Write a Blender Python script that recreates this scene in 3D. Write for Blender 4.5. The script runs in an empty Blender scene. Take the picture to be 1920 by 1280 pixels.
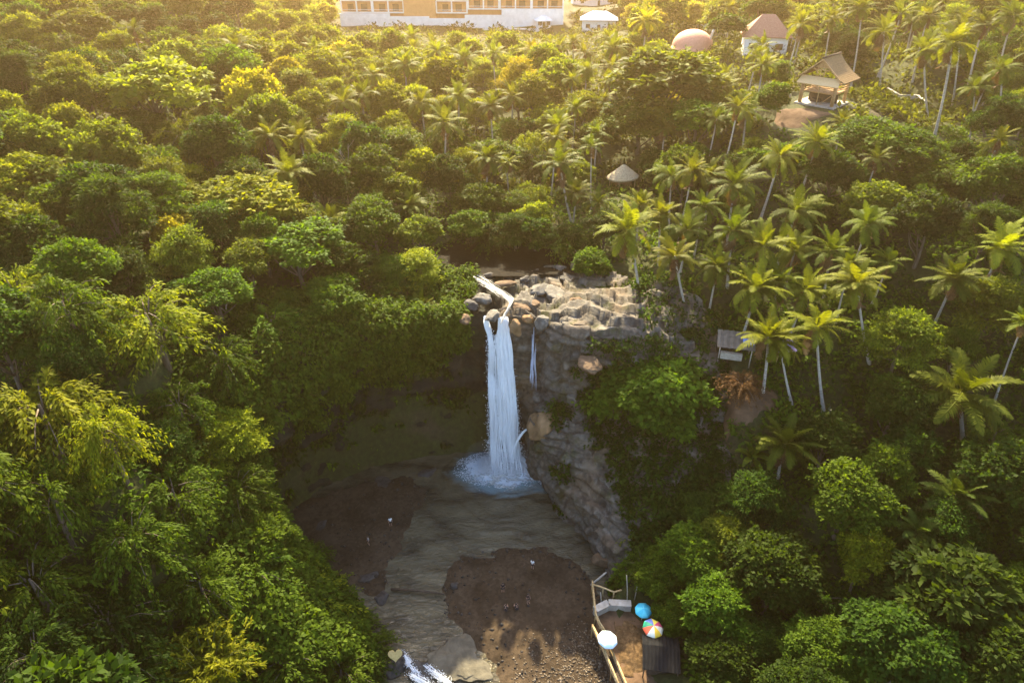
import bpy, math, random, time
import numpy as np
from mathutils import Vector, Matrix
T0 = time.time()
random.seed(7)
RNG = np.random.default_rng(11)
R = math.radians
scene = bpy.context.scene
COL = scene.collection

# ------------------------------------------------------------------ camera
CAM = np.array((0.0, 0.0, 69.0))
PITCH = R(32.0)
FPX = 1280.0
cd = bpy.data.cameras.new('camera')
cd.sensor_width = 36.0
cd.lens = 24.0
cd.clip_start = 0.5
cd.clip_end = 6000.0
cam = bpy.data.objects.new('camera', cd)
cam.location = CAM
cam.rotation_euler = (R(90) - PITCH, 0, 0)
COL.objects.link(cam)
scene.camera = cam
CP, SP = math.cos(PITCH), math.sin(PITCH)


def ray(px, py):
    x = (px - 960.0) / FPX
    y = (640.0 - py) / FPX
    return np.array((x, CP + y * SP, -SP + y * CP))


def at_z(px, py, z):
    d = ray(px, py)
    t = (z - CAM[2]) / d[2]
    return CAM + d * t


def project(p):
    """pixel (1920x1280 frame) and depth of a point"""
    q = np.asarray(p, float) - CAM
    dep = q[..., 1] * CP - q[..., 2] * SP
    up = q[..., 1] * SP + q[..., 2] * CP
    dd = np.maximum(dep, 1e-3)
    return 960 + q[..., 0] / dd * FPX, 640 - up / dd * FPX, dep


# ------------------------------------------------------------------ noise
def _hash(ix, iy, iz):
    h = (ix * 374761393 + iy * 668265263 + iz * 2147483647) & 0xFFFFFFFF
    h = ((h ^ (h >> 13)) * 1274126177) & 0xFFFFFFFF
    h = ((h ^ (h >> 15)) * 2246822519) & 0xFFFFFFFF
    return ((h ^ (h >> 16)) & 0xFFFF) / 65535.0


def vnoise(p):
    p = np.asarray(p, float)
    i = np.floor(p).astype(np.int64)
    f = p - i
    f = f * f * (3 - 2 * f)
    r = 0
    for dx in (0, 1):
        for dy in (0, 1):
            for dz in (0, 1):
                w = (f[..., 0] if dx else 1 - f[..., 0]) * (f[..., 1] if dy else 1 - f[..., 1]) * (f[..., 2] if dz else 1 - f[..., 2])
                r = r + w * _hash(i[..., 0] + dx, i[..., 1] + dy, i[..., 2] + dz)
    return r * 2 - 1


def fbm(p, o=4):
    p = np.asarray(p, float)
    a, s, r = 1.0, 1.0, 0
    for k in range(o):
        r = r + a * vnoise(p * s + 17.3 * k)
        a *= 0.5
        s *= 2.03
    return r


def sstep(x):
    x = np.clip(x, 0, 1)
    return x * x * (3 - 2 * x)


def norm(v):
    return v / np.maximum(np.linalg.norm(v, axis=-1, keepdims=True), 1e-9)


# ------------------------------------------------------------------ mesh helpers
def np_mesh(name, V, F, mat=None, attr=None, smooth=False, mats=None, midx=None):
    """V (n,3), F (m,k) ints -> mesh; attr: dict name -> (domain, values)"""
    V = np.asarray(V, np.float32)
    F = np.asarray(F, np.int32)
    me = bpy.data.meshes.new(name)
    me.vertices.add(len(V))
    me.vertices.foreach_set('co', V.ravel())
    k = F.shape[1]
    me.loops.add(F.size)
    me.loops.foreach_set('vertex_index', F.ravel())
    me.polygons.add(len(F))
    me.polygons.foreach_set('loop_start', np.arange(0, F.size, k, dtype=np.int32))
    try:
        me.polygons.foreach_set('loop_total', np.full(len(F), k, np.int32))
    except Exception:
        pass
    if midx is not None:
        me.polygons.foreach_set('material_index', np.asarray(midx, np.int32))
    me.update(calc_edges=True)
    if smooth:
        me.polygons.foreach_set('use_smooth', np.ones(len(F), bool))
    for m in (mats or ([mat] if mat else [])):
        me.materials.append(m)
    for an, (dom, val) in (attr or {}).items():
        a = me.attributes.new(an, 'FLOAT', dom)
        a.data.foreach_set('value', np.asarray(val, np.float32))
    return me


def link(o, parent=None):
    COL.objects.link(o)
    if parent is not None:
        o.parent = parent
    return o


def obj(name, me, parent=None, loc=None):
    o = bpy.data.objects.new(name, me)
    if loc is not None:
        o.location = loc
    return link(o, parent)


def tag(o, label, cat, group=None):
    o['label'] = label
    o['category'] = cat
    if group:
        o['group'] = group
    return o


def struct(o, kind='structure'):
    o['kind'] = kind
    return o


def thing(name, label, cat, loc=(0, 0, 0), rz=0.0, group=None):
    o = bpy.data.objects.new(name, None)
    o.empty_display_size = 0.3
    o.location = loc
    o.rotation_euler = (0, 0, rz)
    link(o)
    return tag(o, label, cat, group)


class MB:
    """collects polygons of mixed size, builds ONE mesh object"""
    def __init__(self):
        self.v, self.f, self.m = [], [], []

    def poly(self, pts, m=0):
        b = len(self.v)
        self.v += [tuple(p) for p in pts]
        self.f.append(tuple(range(b, b + len(pts))))
        self.m.append(m)

    def box(self, c, s, rz=0.0, m=0, taper=1.0):
        cx, cy, cz = c
        hx, hy, hz = s[0] / 2, s[1] / 2, s[2] / 2
        ca, sa = math.cos(rz), math.sin(rz)
        b = len(self.v)
        for z, t in ((-hz, 1.0), (hz, taper)):
            for x, y in ((-hx, -hy), (hx, -hy), (hx, hy), (-hx, hy)):
                x, y = x * t, y * t
                self.v.append((cx + x * ca - y * sa, cy + x * sa + y * ca, cz + z))
        for q in ((0, 3, 2, 1), (4, 5, 6, 7), (0, 1, 5, 4), (1, 2, 6, 5), (2, 3, 7, 6), (3, 0, 4, 7)):
            self.f.append(tuple(b + i for i in q))
            self.m.append(m)
        return self

    def tube(self, pts, rad, n=6, m=0, caps=True):
        pts = [Vector(p) for p in pts]
        rs = rad if hasattr(rad, '__len__') else [rad] * len(pts)
        b = len(self.v)
        ref = None
        for i, p in enumerate(pts):
            d = (pts[min(i + 1, len(pts) - 1)] - pts[max(i - 1, 0)])
            if d.length < 1e-9:
                d = Vector((0, 0, 1))
            d.normalize()
            if ref is None:
                ref = d.orthogonal().normalized()
            u = (ref - d * ref.dot(d))
            u = u.normalized() if u.length > 1e-6 else d.orthogonal().normalized()
            ref = u
            w = d.cross(u)
            for k in range(n):
                a = 2 * math.pi * k / n
                self.v.append(tuple(p + (u * math.cos(a) + w * math.sin(a)) * rs[i]))
        for i in range(len(pts) - 1):
            for k in range(n):
                k2 = (k + 1) % n
                self.f.append((b + i * n + k, b + i * n + k2, b + (i + 1) * n + k2, b + (i + 1) * n + k))
                self.m.append(m)
        if caps:
            self.f.append(tuple(b + k for k in reversed(range(n))))
            self.m.append(m)
            e = b + (len(pts) - 1) * n
            self.f.append(tuple(e + k for k in range(n)))
            self.m.append(m)
        return self

    def bar(self, a, b_, w, h=None, m=0):
        """rectangular bar from a to b"""
        h = h or w
        a, b_ = Vector(a), Vector(b_)
        d = (b_ - a).normalized()
        u = d.cross(Vector((0, 0, 1)))
        u = u.normalized() if u.length > 1e-4 else Vector((1, 0, 0))
        v = u.cross(d).normalized()
        bb = len(self.v)
        for p in (a, b_):
            for x, y in ((-1, -1), (1, -1), (1, 1), (-1, 1)):
                self.v.append(tuple(p + u * x * w / 2 + v * y * h / 2))
        for q in ((0, 1, 2, 3), (7, 6, 5, 4), (0, 4, 5, 1), (1, 5, 6, 2), (2, 6, 7, 3), (3, 7, 4, 0)):
            self.f.append(tuple(bb + i for i in q))
            self.m.append(m)
        return self

    def lathe(self, prof, n=24, c=(0, 0, 0), m=0, mfun=None):
        b = len(self.v)
        for r, z in prof:
            for k in range(n):
                a = 2 * math.pi * k / n
                self.v.append((c[0] + r * math.cos(a), c[1] + r * math.sin(a), c[2] + z))
        for i in range(len(prof) - 1):
            for k in range(n):
                k2 = (k + 1) % n
                self.f.append((b + i * n + k, b + i * n + k2, b + (i + 1) * n + k2, b + (i + 1) * n + k))
                self.m.append(mfun(k, n) if mfun else m)
        return self

    def mesh(self, name, mats, smooth=False):
        me = bpy.data.meshes.new(name)
        me.from_pydata(self.v, [], self.f)
        for mt in (mats if isinstance(mats, (list, tuple)) else [mats]):
            me.materials.append(mt)
        me.polygons.foreach_set('material_index', self.m)
        if smooth:
            me.polygons.foreach_set('use_smooth', [True] * len(self.f))
        me.update()
        return me

    def build(self, name, mats, parent=None, smooth=False, loc=None):
        return obj(name, self.mesh(name, mats, smooth), parent, loc)


# ------------------------------------------------------------------ materials
def new_mat(name):
    m = bpy.data.materials.new(name)
    m.use_nodes = True
    nt = m.node_tree
    for n in list(nt.nodes):
        nt.nodes.remove(n)
    out = nt.nodes.new('ShaderNodeOutputMaterial')
    return m, nt, out


def N(nt, typ, **kw):
    n = nt.nodes.new(typ)
    for k, v in kw.items():
        if k in n.inputs.keys():
            n.inputs[k].default_value = v
        else:
            setattr(n, k, v)
    return n


def c4(c):
    return (c[0], c[1], c[2], 1.0)


def ramp(nt, fac, stops):
    r = nt.nodes.new('ShaderNodeValToRGB')
    cr = r.color_ramp
    while len(cr.elements) < len(stops):
        cr.elements.new(0.5)
    for e, (p, c) in zip(cr.elements, stops):
        e.position = p
        e.color = c4(c)
    nt.links.new(fac, r.inputs['Fac'])
    return r.outputs['Color']


def noise_fac(nt, scale, detail=6.0, rough=0.6, vec=None, dist=0.0):
    n = N(nt, 'ShaderNodeTexNoise')
    n.inputs['Scale'].default_value = scale
    n.inputs['Detail'].default_value = detail
    n.inputs['Roughness'].default_value = rough
    n.inputs['Distortion'].default_value = dist
    if vec is not None:
        nt.links.new(vec, n.inputs['Vector'])
    return n.outputs['Fac']


def objcoord(nt, scale=(1, 1, 1), geo=False):
    if geo:
        s = nt.nodes.new('ShaderNodeNewGeometry').outputs['Position']
    else:
        s = nt.nodes.new('ShaderNodeTexCoord').outputs['Object']
    mp = nt.nodes.new('ShaderNodeMapping')
    mp.inputs['Scale'].default_value = scale
    nt.links.new(s, mp.inputs['Vector'])
    return mp.outputs['Vector']


def mat_noise(name, stops, scale=1.0, rough=0.85, bump=0.3, stretch=(1, 1, 1), detail=8.0, geo=False, bdist=0.1, spec=0.12, metal=0.0):
    m, nt, out = new_mat(name)
    p = N(nt, 'ShaderNodeBsdfPrincipled')
    p.inputs['Roughness'].default_value = rough
    p.inputs['Specular IOR Level'].default_value = spec
    p.inputs['Metallic'].default_value = metal
    vec = objcoord(nt, stretch, geo)
    f = noise_fac(nt, scale, detail, 0.62, vec, 0.4)
    nt.links.new(ramp(nt, f, stops), p.inputs['Base Color'])
    if bump:
        f2 = noise_fac(nt, scale * 4, 6, 0.6, vec)
        b = N(nt, 'ShaderNodeBump')
        b.inputs['Strength'].default_value = bump
        b.inputs['Distance'].default_value = bdist
        nt.links.new(f2, b.inputs['Height'])
        nt.links.new(b.outputs['Normal'], p.inputs['Normal'])
    nt.links.new(p.outputs['BSDF'], out.inputs['Surface'])
    return m


def mat_leaf(name, c0, c1, trans=0.5, gloss=0.05, tcol=(1.35, 1.3, 0.30), rough=0.6):
    """leaf blade: colour runs c0..c1 by a random number stored per leaf"""
    m, nt, out = new_mat(name)
    a = N(nt, 'ShaderNodeAttribute')
    a.attribute_name = 'tint'
    oi = N(nt, 'ShaderNodeObjectInfo')
    col = ramp(nt, a.outputs['Fac'], [(0.0, c0), (0.55, tuple((x + y) / 2 for x, y in zip(c0, c1))), (1.0, c1)])
    hsv = N(nt, 'ShaderNodeHueSaturation')
    mr = N(nt, 'ShaderNodeMapRange')
    mr.inputs['To Min'].default_value = 0.485
    mr.inputs['To Max'].default_value = 0.512
    nt.links.new(oi.outputs['Random'], mr.inputs['Value'])
    nt.links.new(mr.outputs['Result'], hsv.inputs['Hue'])
    mr2 = N(nt, 'ShaderNodeMapRange')
    mr2.inputs['To Min'].default_value = 0.8
    mr2.inputs['To Max'].default_value = 1.25
    nt.links.new(oi.outputs['Random'], mr2.inputs['Value'])
    nt.links.new(mr2.outputs['Result'], hsv.inputs['Value'])
    nt.links.new(col, hsv.inputs['Color'])
    p = N(nt, 'ShaderNodeBsdfPrincipled')
    p.inputs['Roughness'].default_value = rough
    p.inputs['Specular IOR Level'].default_value = gloss
    nt.links.new(hsv.outputs['Color'], p.inputs['Base Color'])
    mul = N(nt, 'ShaderNodeMix', data_type='RGBA', blend_type='MULTIPLY')
    mul.inputs['Factor'].default_value = 1.0
    nt.links.new(hsv.outputs['Color'], mul.inputs[6])
    mul.inputs[7].default_value = c4(tcol)
    t = N(nt, 'ShaderNodeBsdfTranslucent')
    nt.links.new(mul.outputs[2], t.inputs['Color'])
    mx = N(nt, 'ShaderNodeMixShader')
    mx.inputs['Fac'].default_value = trans
    nt.links.new(p.outputs['BSDF'], mx.inputs[1])
    nt.links.new(t.outputs['BSDF'], mx.inputs[2])
    nt.links.new(mx.outputs['Shader'], out.inputs['Surface'])
    return m


def mat_plain(name, c, rough=0.6, var=0.12, scale=6.0, metal=0.0, spec=0.4):
    lo = tuple(x * (1 - var) for x in c)
    hi = tuple(min(1, x * (1 + var)) for x in c)
    return mat_noise(name, [(0.3, lo), (0.7, hi)], scale, rough, 0.12, bdist=0.02, metal=metal, spec=spec)


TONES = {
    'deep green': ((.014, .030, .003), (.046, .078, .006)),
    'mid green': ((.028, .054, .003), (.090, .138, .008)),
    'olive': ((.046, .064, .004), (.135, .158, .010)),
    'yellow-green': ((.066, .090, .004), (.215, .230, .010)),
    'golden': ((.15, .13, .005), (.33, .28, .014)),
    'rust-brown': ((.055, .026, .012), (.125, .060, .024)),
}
ML = {k: mat_leaf('leaf_' + k.replace(' ', '_').replace('-', '_'), *v) for k, v in TONES.items()}
MP = {
    'deep green': mat_leaf('frond_deep', (.020, .036, .004), (.065, .085, .007), 0.4, 0.08),
    'mid green': mat_leaf('frond_mid', (.042, .062, .004), (.122, .140, .008), 0.45, 0.08),
    'yellow-green': mat_leaf('frond_yellow', (.075, .092, .005), (.185, .190, .010), 0.48, 0.08),
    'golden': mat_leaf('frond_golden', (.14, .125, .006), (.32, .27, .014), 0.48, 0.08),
}
M = {}
M['bark'] = mat_noise('bark', [(0.3, (.07, .05, .035)), (0.7, (.16, .125, .09))], 3, 0.9, 0.5, (1, 1, .25))
M['pale_bark'] = mat_noise('pale_bark', [(0.3, (.22, .19, .15)), (0.7, (.42, .37, .30))], 2.5, 0.85, 0.4, (1, 1, 2.5))
M['palm_bark'] = mat_noise('palm_bark', [(0.3, (.22, .19, .15)), (0.75, (.46, .41, .34))], 1.2, 0.85, 0.5, (1, 1, 5))
M['culm'] = mat_noise('culm', [(0.3, (.07, .08, .02)), (0.7, (.17, .17, .05))], 3, 0.5, 0.2)
M['dead_frond'] = mat_leaf('dead_frond', (.10, .055, .025), (.22, .13, .06), .2, .1)
M['coconut'] = mat_plain('coconut_husk', (.16, .15, .03), 0.5)
M['bamboo'] = mat_noise('bamboo_pole', [(0.3, (.26, .17, .07)), (0.7, (.50, .37, .19))], 4, 0.5, 0.2)
M['tan_wood'] = mat_noise('tan_wood', [(0.3, (.30, .17, .07)), (0.7, (.52, .32, .15))], 3, 0.7, 0.3)
M['dark_wood'] = mat_noise('dark_wood', [(0.3, (.035, .025, .018)), (0.7, (.09, .065, .045))], 3, 0.8, 0.4)
M['thatch_dark'] = mat_noise('dark_thatch', [(0.3, (.13, .085, .042)), (0.7, (.28, .19, .10))], 5, 0.97, 0.6, (1, 1, .3), spec=.03)
M['thatch_tan'] = mat_noise('tan_thatch', [(0.3, (.30, .22, .12)), (0.7, (.52, .41, .25))], 5, 0.95, 0.6, (1, 1, .3))
M['panel_tan'] = mat_noise('woven_panel', [(0.3, (.56, .36, .17)), (0.7, (.74, .51, .27))], 8, 0.8, 0.3)
M['white_wall'] = mat_noise('white_render', [(0.3, (.66, .62, .56)), (0.7, (.84, .81, .76))], 0.5, 0.8, 0.1, geo=True)
M['orange_wall'] = mat_noise('orange_render', [(0.3, (.46, .21, .08)), (0.7, (.58, .29, .12))], 0.6, 0.8, 0.1, geo=True)
M['tile'] = mat_noise('terracotta_tile', [(0.3, (.26, .12, .075)), (0.7, (.38, .20, .13))], 3, 0.8, 0.3)
M['grey_roof'] = mat_noise('grey_roof', [(0.3, (.22, .25, .32)), (0.7, (.36, .40, .47))], 2, 0.6, 0.15)
M['glass'] = mat_plain('dark_glass', (.03, .035, .04), 0.1)
M['pink_dome'] = mat_noise('coral_render', [(0.3, (.55, .24, .15)), (0.7, (.68, .33, .22))], 2, 0.7, 0.1)
M['concrete'] = mat_noise('concrete', [(0.3, (.24, .21, .17)), (0.7, (.44, .40, .34))], 1.2, 0.9, 0.3)
M['metal_dark'] = mat_noise('dark_roof_sheet', [(0.3, (.005, .005, .006)), (0.7, (.012, .0125, .014))], 2, 0.8, 0.1, spec=.05)
M['leaf_litter'] = mat_noise('leaf_litter', [(0.25, (.035, .022, .010)), (0.5, (.085, .050, .022)), (0.75, (.18, .115, .055))], 3, 0.9, 0.8, geo=True)
M['earth'] = mat_noise('red_earth', [(0.3, (.06, .036, .02)), (0.7, (.14, .085, .05))], 0.8, 0.95, 0.5, geo=True)
# ------------------------------------------------------------------ terrain
FLOOR = np.array([(-19, 20), (-15.5, 34), (-15, 42), (-17.5, 48), (-22, 54), (-29.5, 60), (-30.5, 65), (-27, 71), (-20.5, 75.5), (-12, 78),
                  (-4, 79), (2.6, 77.5), (4.5, 74.5), (6.3, 70), (8, 65), (10.2, 60), (11.2, 56), (11.5, 53), (9.9, 51), (10.6, 46), (11.6, 40), (13, 20)], float)
CTRL = np.array([
    # left bank
    (-36, 45, 26), (-52, 40, 30), (-30, 36, 13), (-24, 36, 8), (-40, 28, 22), (-62, 28, 30), (-64, 58, 33), (-42, 60, 31), (-35, 75, 27),
    (-26, 82, 26), (-50, 82, 31), (-85, 80, 36), (-85, 120, 38), (-52, 110, 31), (-22, 96, 26), (-22, 120, 28), (-12, 86, 25), (-60, 150, 35),
    (-110, 160, 42), (-110, 220, 43), (-20, 36, 5), (-22, 44, 6), (-28, 48, 15), (-30, 22, 10),
    # centre and far plateau
    (-30, 160, 30), (0, 140, 28.5), (0, 180, 30), (-30, 220, 31), (0, 260, 32), (0, 320, 33), (-60, 300, 33), (-150, 300, 38), (150, 300, 42), (60, 300, 35), (60, 240, 36),
    (0, 600, 34), (-300, 500, 40), (300, 500, 44), (-300, 100, 48), (300, 100, 48),
    # right bank
    (28, 66, 20), (24, 74, 23), (13, 82, 24.4), (30, 92, 27), (46, 82, 25), (60, 92, 30), (57, 131, 40), (64, 124, 39), (50, 122, 37.5), (78, 119, 37), (42, 108, 32), (22, 110, 28),
    (95, 150, 43), (62, 180, 40), (30, 140, 31), (36, 56, 14), (39, 40, 8), (56, 46, 14), (72, 60, 22), (26, 44, 5), (22, 60, 9), (17, 60, 7), (50, 28, 9), (30, 28, 5),
    (95, 85, 32), (19, 50, 4), (17, 46, 2.6), (20, 40, 2.6), (16, 52, 3), (120, 60, 36),
    # upper river
    (2, 95, 24.6), (8, 98, 24.8), (-7, 95, 24.8), (0, 108, 25), (12, 92, 25), (-2, 84, 24)], float)


def seg_dist(px, py, poly, closed=True):
    d = np.full(px.shape, 1e9)
    n = len(poly)
    for i in range(n if closed else n - 1):
        a, b = poly[i], poly[(i + 1) % n]
        vx, vy = b - a
        t = np.clip(((px - a[0]) * vx + (py - a[1]) * vy) / (vx * vx + vy * vy + 1e-9), 0, 1)
        d = np.minimum(d, np.hypot(px - a[0] - t * vx, py - a[1] - t * vy))
    return d


def inside(px, py, poly):
    c = np.zeros(px.shape, bool)
    n = len(poly)
    j = n - 1
    for i in range(n):
        xi, yi = poly[i]
        xj, yj = poly[j]
        cond = ((yi > py) != (yj > py)) & (px < (xj - xi) * (py - yi) / (yj - yi + 1e-12) + xi)
        c ^= cond
        j = i
    return c


def sdist(px, py, poly):
    """positive inside"""
    d = seg_dist(px, py, poly)
    return np.where(inside(px, py, poly), d, -d)


# cliff control grids: stations along the gorge rim, each from back of the rim down to below the water
LEFT_ST = [
    [(-27, 37, 11), (-22.5, 39.5, 9), (-20.5, 40.5, 7), (-18.6, 42, 4.6), (-17, 43, 2.4), (-15.9, 43.6, .6), (-15, 44, -1.2)],
    [(-32, 45.5, 18), (-27, 47, 14), (-24.5, 48, 10.5), (-22.4, 49, 7), (-20.8, 50, 4), (-19.6, 50.8, 1.5), (-18.6, 51.3, -1.2)],
    [(-37, 54, 25), (-31, 54.5, 19.5), (-28.4, 55, 15.5), (-27, 55.5, 11), (-26.2, 56, 6.5), (-25.8, 56.5, 2.5), (-25.2, 57, -1.2)],
    [(-39, 65, 28), (-31.5, 62, 24), (-29, 61.2, 19.5), (-29.6, 61.8, 14), (-30.4, 62, 8.5), (-30.6, 62, 3), (-30, 62, -1.2)],
    [(-34, 75, 27), (-27.5, 69, 25.6), (-25.4, 67.4, 21), (-26.4, 68.6, 15), (-27.8, 69.6, 9), (-28.4, 69.8, 3.4), (-28, 69.4, -1.2)],
    [(-25, 82, 26.4), (-21, 74.4, 25.6), (-19.8, 72.4, 22), (-21, 73.6, 16), (-22.3, 74.8, 9), (-22.8, 75, 3.4), (-22.2, 74.6, -1.2)],
    [(-15, 87, 25.6), (-14.5, 77, 25.2), (-14, 75, 22.5), (-14.8, 77, 16), (-15.5, 78.6, 9), (-15.6, 78.8, 3.4), (-15.2, 78.2, -1.2)],
    [(-8.6, 89, 25.0), (-8.5, 78.6, 24.8), (-8.2, 76.6, 23.2), (-8.8, 78.2, 16), (-9.2, 79.8, 9), (-9.2, 80, 3.4), (-9, 79.4, -1.2)],
    [(-4.4, 90, 24.6), (-4.6, 80, 24.2), (-4.6, 78.2, 23.0), (-4.8, 79.2, 16), (-4.8, 80.2, 9), (-4.8, 80.2, 3.4), (-4.8, 79.8, -1.2)],
    [(-1.2, 91, 24.5), (-1.6, 80.4, 23.7), (-1.7, 78.6, 22.8), (-1.8, 79.3, 16), (-1.8, 80, 9), (-1.8, 80, 3.4), (-1.8, 79.6, -1.2)],
]
RIGHT_ST = [
    LEFT_ST[-1],
    [(2.2, 91, 24.7), (1.7, 80, 24.6), (1.3, 77.6, 23.2), (1.5, 78.0, 16), (1.4, 78.3, 9), (1.4, 78, 3.6), (1.4, 77.4, -1.2)],
    [(4.6, 91, 24.8), (4.0, 79.6, 24.0), (3.6, 78.0, 22.8), (3.6, 78, 15.5), (3.0, 76.2, 11.6), (2.5, 74.6, 6.4), (2.9, 74.2, -1.2)],
    [(8, 91, 25.0), (7.2, 78, 24.9), (5.6, 74.4, 23.6), (5.4, 74, 15.2), (3.4, 71.8, 12.8), (2.7, 71.2, 8.6), (4.6, 70.6, -1.2)],
    [(12.5, 89, 25.4), (11.2, 76, 24.8), (9.4, 73, 22.8), (9.0, 72.4, 15.4), (6.6, 69.2, 11.4), (5.2, 68.0, 7.0), (5.9, 67.4, -1.2)],
    [(18, 86, 25.6), (16, 75, 24.5), (14.2, 71.8, 22.4), (12.8, 70, 14.4), (9.8, 66.2, 9.2), (8.0, 64.6, 5.4), (7.9, 64, -1.2)],
    [(24, 82, 26), (22, 72, 21.5), (18.5, 67, 16.5), (15, 64, 11), (12, 61.4, 7.2), (10.4, 60.2, 3.2), (10, 59.6, -1.2)],
    [(28, 73, 21.5), (24, 66, 16.5), (20, 61, 11), (16, 58.4, 8), (13.2, 56.8, 5), (11.8, 56.2, 2), (11.3, 55.6, -1.2)],
    [(26, 60, 12), (22, 57.5, 9), (19, 55.8, 6.6), (16.5, 54.6, 4.6), (14.5, 54, 3.4), (13, 53.7, 1.5), (12.4, 53.2, -1.2)],
]


def catmull(P, n):
    """P (k,...) control points -> n samples per span along axis 0"""
    P = np.asarray(P, float)
    k = len(P)
    out = []
    for i in range(k - 1):
        p0, p1, p2, p3 = P[max(i - 1, 0)], P[i], P[i + 1], P[min(i + 2, k - 1)]
        for j in range(n):
            t = j / n
            out.append(0.5 * (2 * p1 + (p2 - p0) * t + (2 * p0 - 5 * p1 + 4 * p2 - p3) * t * t + (3 * p1 - p0 - 3 * p2 + p3) * t ** 3))
    out.append(P[-1])
    return np.array(out)


def loft(st, nu, nv, kind):
    G = catmull(np.array(st, float), nu)            # along the rim
    G = np.swapaxes(catmull(np.swapaxes(G, 0, 1), nv), 0, 1)
    U, Vn = G.shape[:2]
    du = np.gradient(G, axis=0)
    dv = np.gradient(G, axis=1)
    nrm = -norm(np.cross(du, dv))
    P = G.copy()
    if kind == 'left':
        amp = 1.25
        dsp = amp * fbm(P * 0.16, 3) + 0.75 * fbm(P * np.array((.5, .5, .8)), 5)
        dsp += 0.28 * np.sin(P[..., 2] * 2.1 + 3 * vnoise(P * .2)) * sstep((22 - P[..., 2]) / 6)
    else:
        # blocky rock: quantised cells with ledges
        q = P * np.array((.30, .30, .85)) + .30 * np.stack([vnoise(P * .6 + k * 9) for k in range(3)], -1)
        cell = _hash(*[np.floor(q[..., k]).astype(np.int64) for k in range(3)]) * 2 - 1
        q2 = P * np.array((.75, .75, 1.9)) + .25 * np.stack([vnoise(P * 1.1 + k * 9) for k in range(3)], -1)
        cell2 = _hash(*[np.floor(q2[..., k]).astype(np.int64) for k in range(3)]) * 2 - 1
        dsp = 0.62 * cell + .13 * cell2 + 0.30 * fbm(P * 0.35, 4)
        fr = q[..., 2] - np.floor(q[..., 2])
        dsp -= 0.45 * np.exp(-(np.minimum(fr, 1 - fr) / .09) ** 2)
        flat = sstep((nrm[..., 2] - .5) / .35)
        dsp *= 1 - .45 * flat
        yw = (P[..., 1] + .35 * P[..., 0] + 4.2 * vnoise(P * .2) + 1.3 * vnoise(P * .7)) / 3.3
        step_z = (.5 - (yw - np.floor(yw))) * .95 * flat
    # keep the shared seam and the borders together
    P = P + nrm * dsp[..., None]
    if kind != 'left':
        P[..., 2] += step_z
    I = np.arange(U * Vn).reshape(U, Vn)
    F = np.stack([I[:-1, :-1], I[1:, :-1], I[1:, 1:], I[:-1, 1:]], -1).reshape(-1, 4)
    return P, F, nrm


RIVER = np.array([(-9, 91.5), (-3, 90.5), (4, 91), (8.5, 92), (8.5, 94), (6, 96.5), (1, 98), (-4, 98.5), (-8, 97.5), (-10.5, 95)], float)
BEACH = np.array([at_z(px, py, .3)[:2] for px, py in
                  [(832, 1118), (838, 1080), (858, 1050), (890, 1030), (940, 1020), (1010, 1018), (1062, 1034), (1100, 1068), (1118, 1100), (1122, 1150), (1160, 1200), (1200, 1300), (1230, 1420),
                   (960, 1420), (925, 1300), (915, 1245), (880, 1205), (846, 1190), (822, 1160)]])
_LF = np.array([s[1][:2] for s in LEFT_ST] + [s[1][:2] for s in RIGHT_ST[1:]])
_BK = np.array([s[0][:2] for s in LEFT_ST] + [s[0][:2] for s in RIGHT_ST[1:]])
LOFT_POLY = np.vstack([_BK, np.array([s[6][:2] for s in RIGHT_ST[::-1]] + [s[6][:2] for s in LEFT_ST[::-1]])])


def plateau(x, y):
    num = np.zeros(x.shape)
    den = np.zeros(x.shape)
    for cx, cy, cz in CTRL:
        d2 = (x - cx) ** 2 + (y - cy) ** 2 + 9.0
        w = d2 ** -1.9
        num += w * cz
        den += w
    return num / den


def height(x, y):
    x = np.asarray(x, float)
    y = np.asarray(y, float)
    P = plateau(x, y)
    out = -sdist(x, y, FLOOR)
    wl = 2.0 + 10.0 * sstep((56 - y) / 12)
    w = np.where(x < -2, wl, 2.0 + 7 * sstep((46 - y) / 12))
    s = sstep(out / w)
    p3 = np.stack([x * .08, y * .08, np.zeros_like(x)], -1)
    rough = 0.7 * fbm(p3, 4)
    h = -1.3 + (P + 1.3) * s + rough * np.clip(out / 6, 0, 1)
    # the lofted cliffs stand in front: keep the ground under them
    ins = sdist(x, y, LOFT_POLY)
    h = np.where(ins > -0.2, np.minimum(h, h - np.where(x > 1.5, 6.5, 3.2) * sstep((ins + .2) / 2.2)), h)
    # deep cut right below the lofted faces
    # upper river channel
    rv = sdist(x, y, RIVER)
    h = np.where(rv > -3, h * (1 - sstep((rv + 3) / 3)) + np.minimum(h, 23.6) * sstep((rv + 3) / 3), h)
    # level building plots
    for cx, cy, rad, z in PLOTS:
        k = sstep((rad - np.hypot(x - cx, y - cy)) / (rad * .35))
        h = h * (1 - k) + z * k
    return h


PLOTS = [(57, 130, 13, 39.5), (15.5, 46.5, 5.5, 2.2)]


def h1(x, y):
    return float(height(np.array([x]), np.array([y]))[0])


_TT = np.concatenate([np.arange(24, 150, .35), np.arange(150, 420, 1.0)])


def locate(px, py, above=0.0):
    """walk a line of sight until it is `above` over the ground; returns the point there and the ground height"""
    d = ray(px, py)
    p = CAM[None] + d[None] * _TT[:, None]
    g = height(p[:, 0], p[:, 1])
    k = np.where(p[:, 2] - g <= above)[0]
    i = int(k[0]) if len(k) else len(_TT) - 1
    return p[i], float(g[i])


# ---- ground sheet
def _axis(breaks):
    out = [breaks[0][0]]
    for a, b, s in breaks:
        n = max(1, int(round((b - a) / s)))
        out += list(a + (b - a) * (np.arange(n) + 1) / n)
    return np.array(out)


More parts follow.
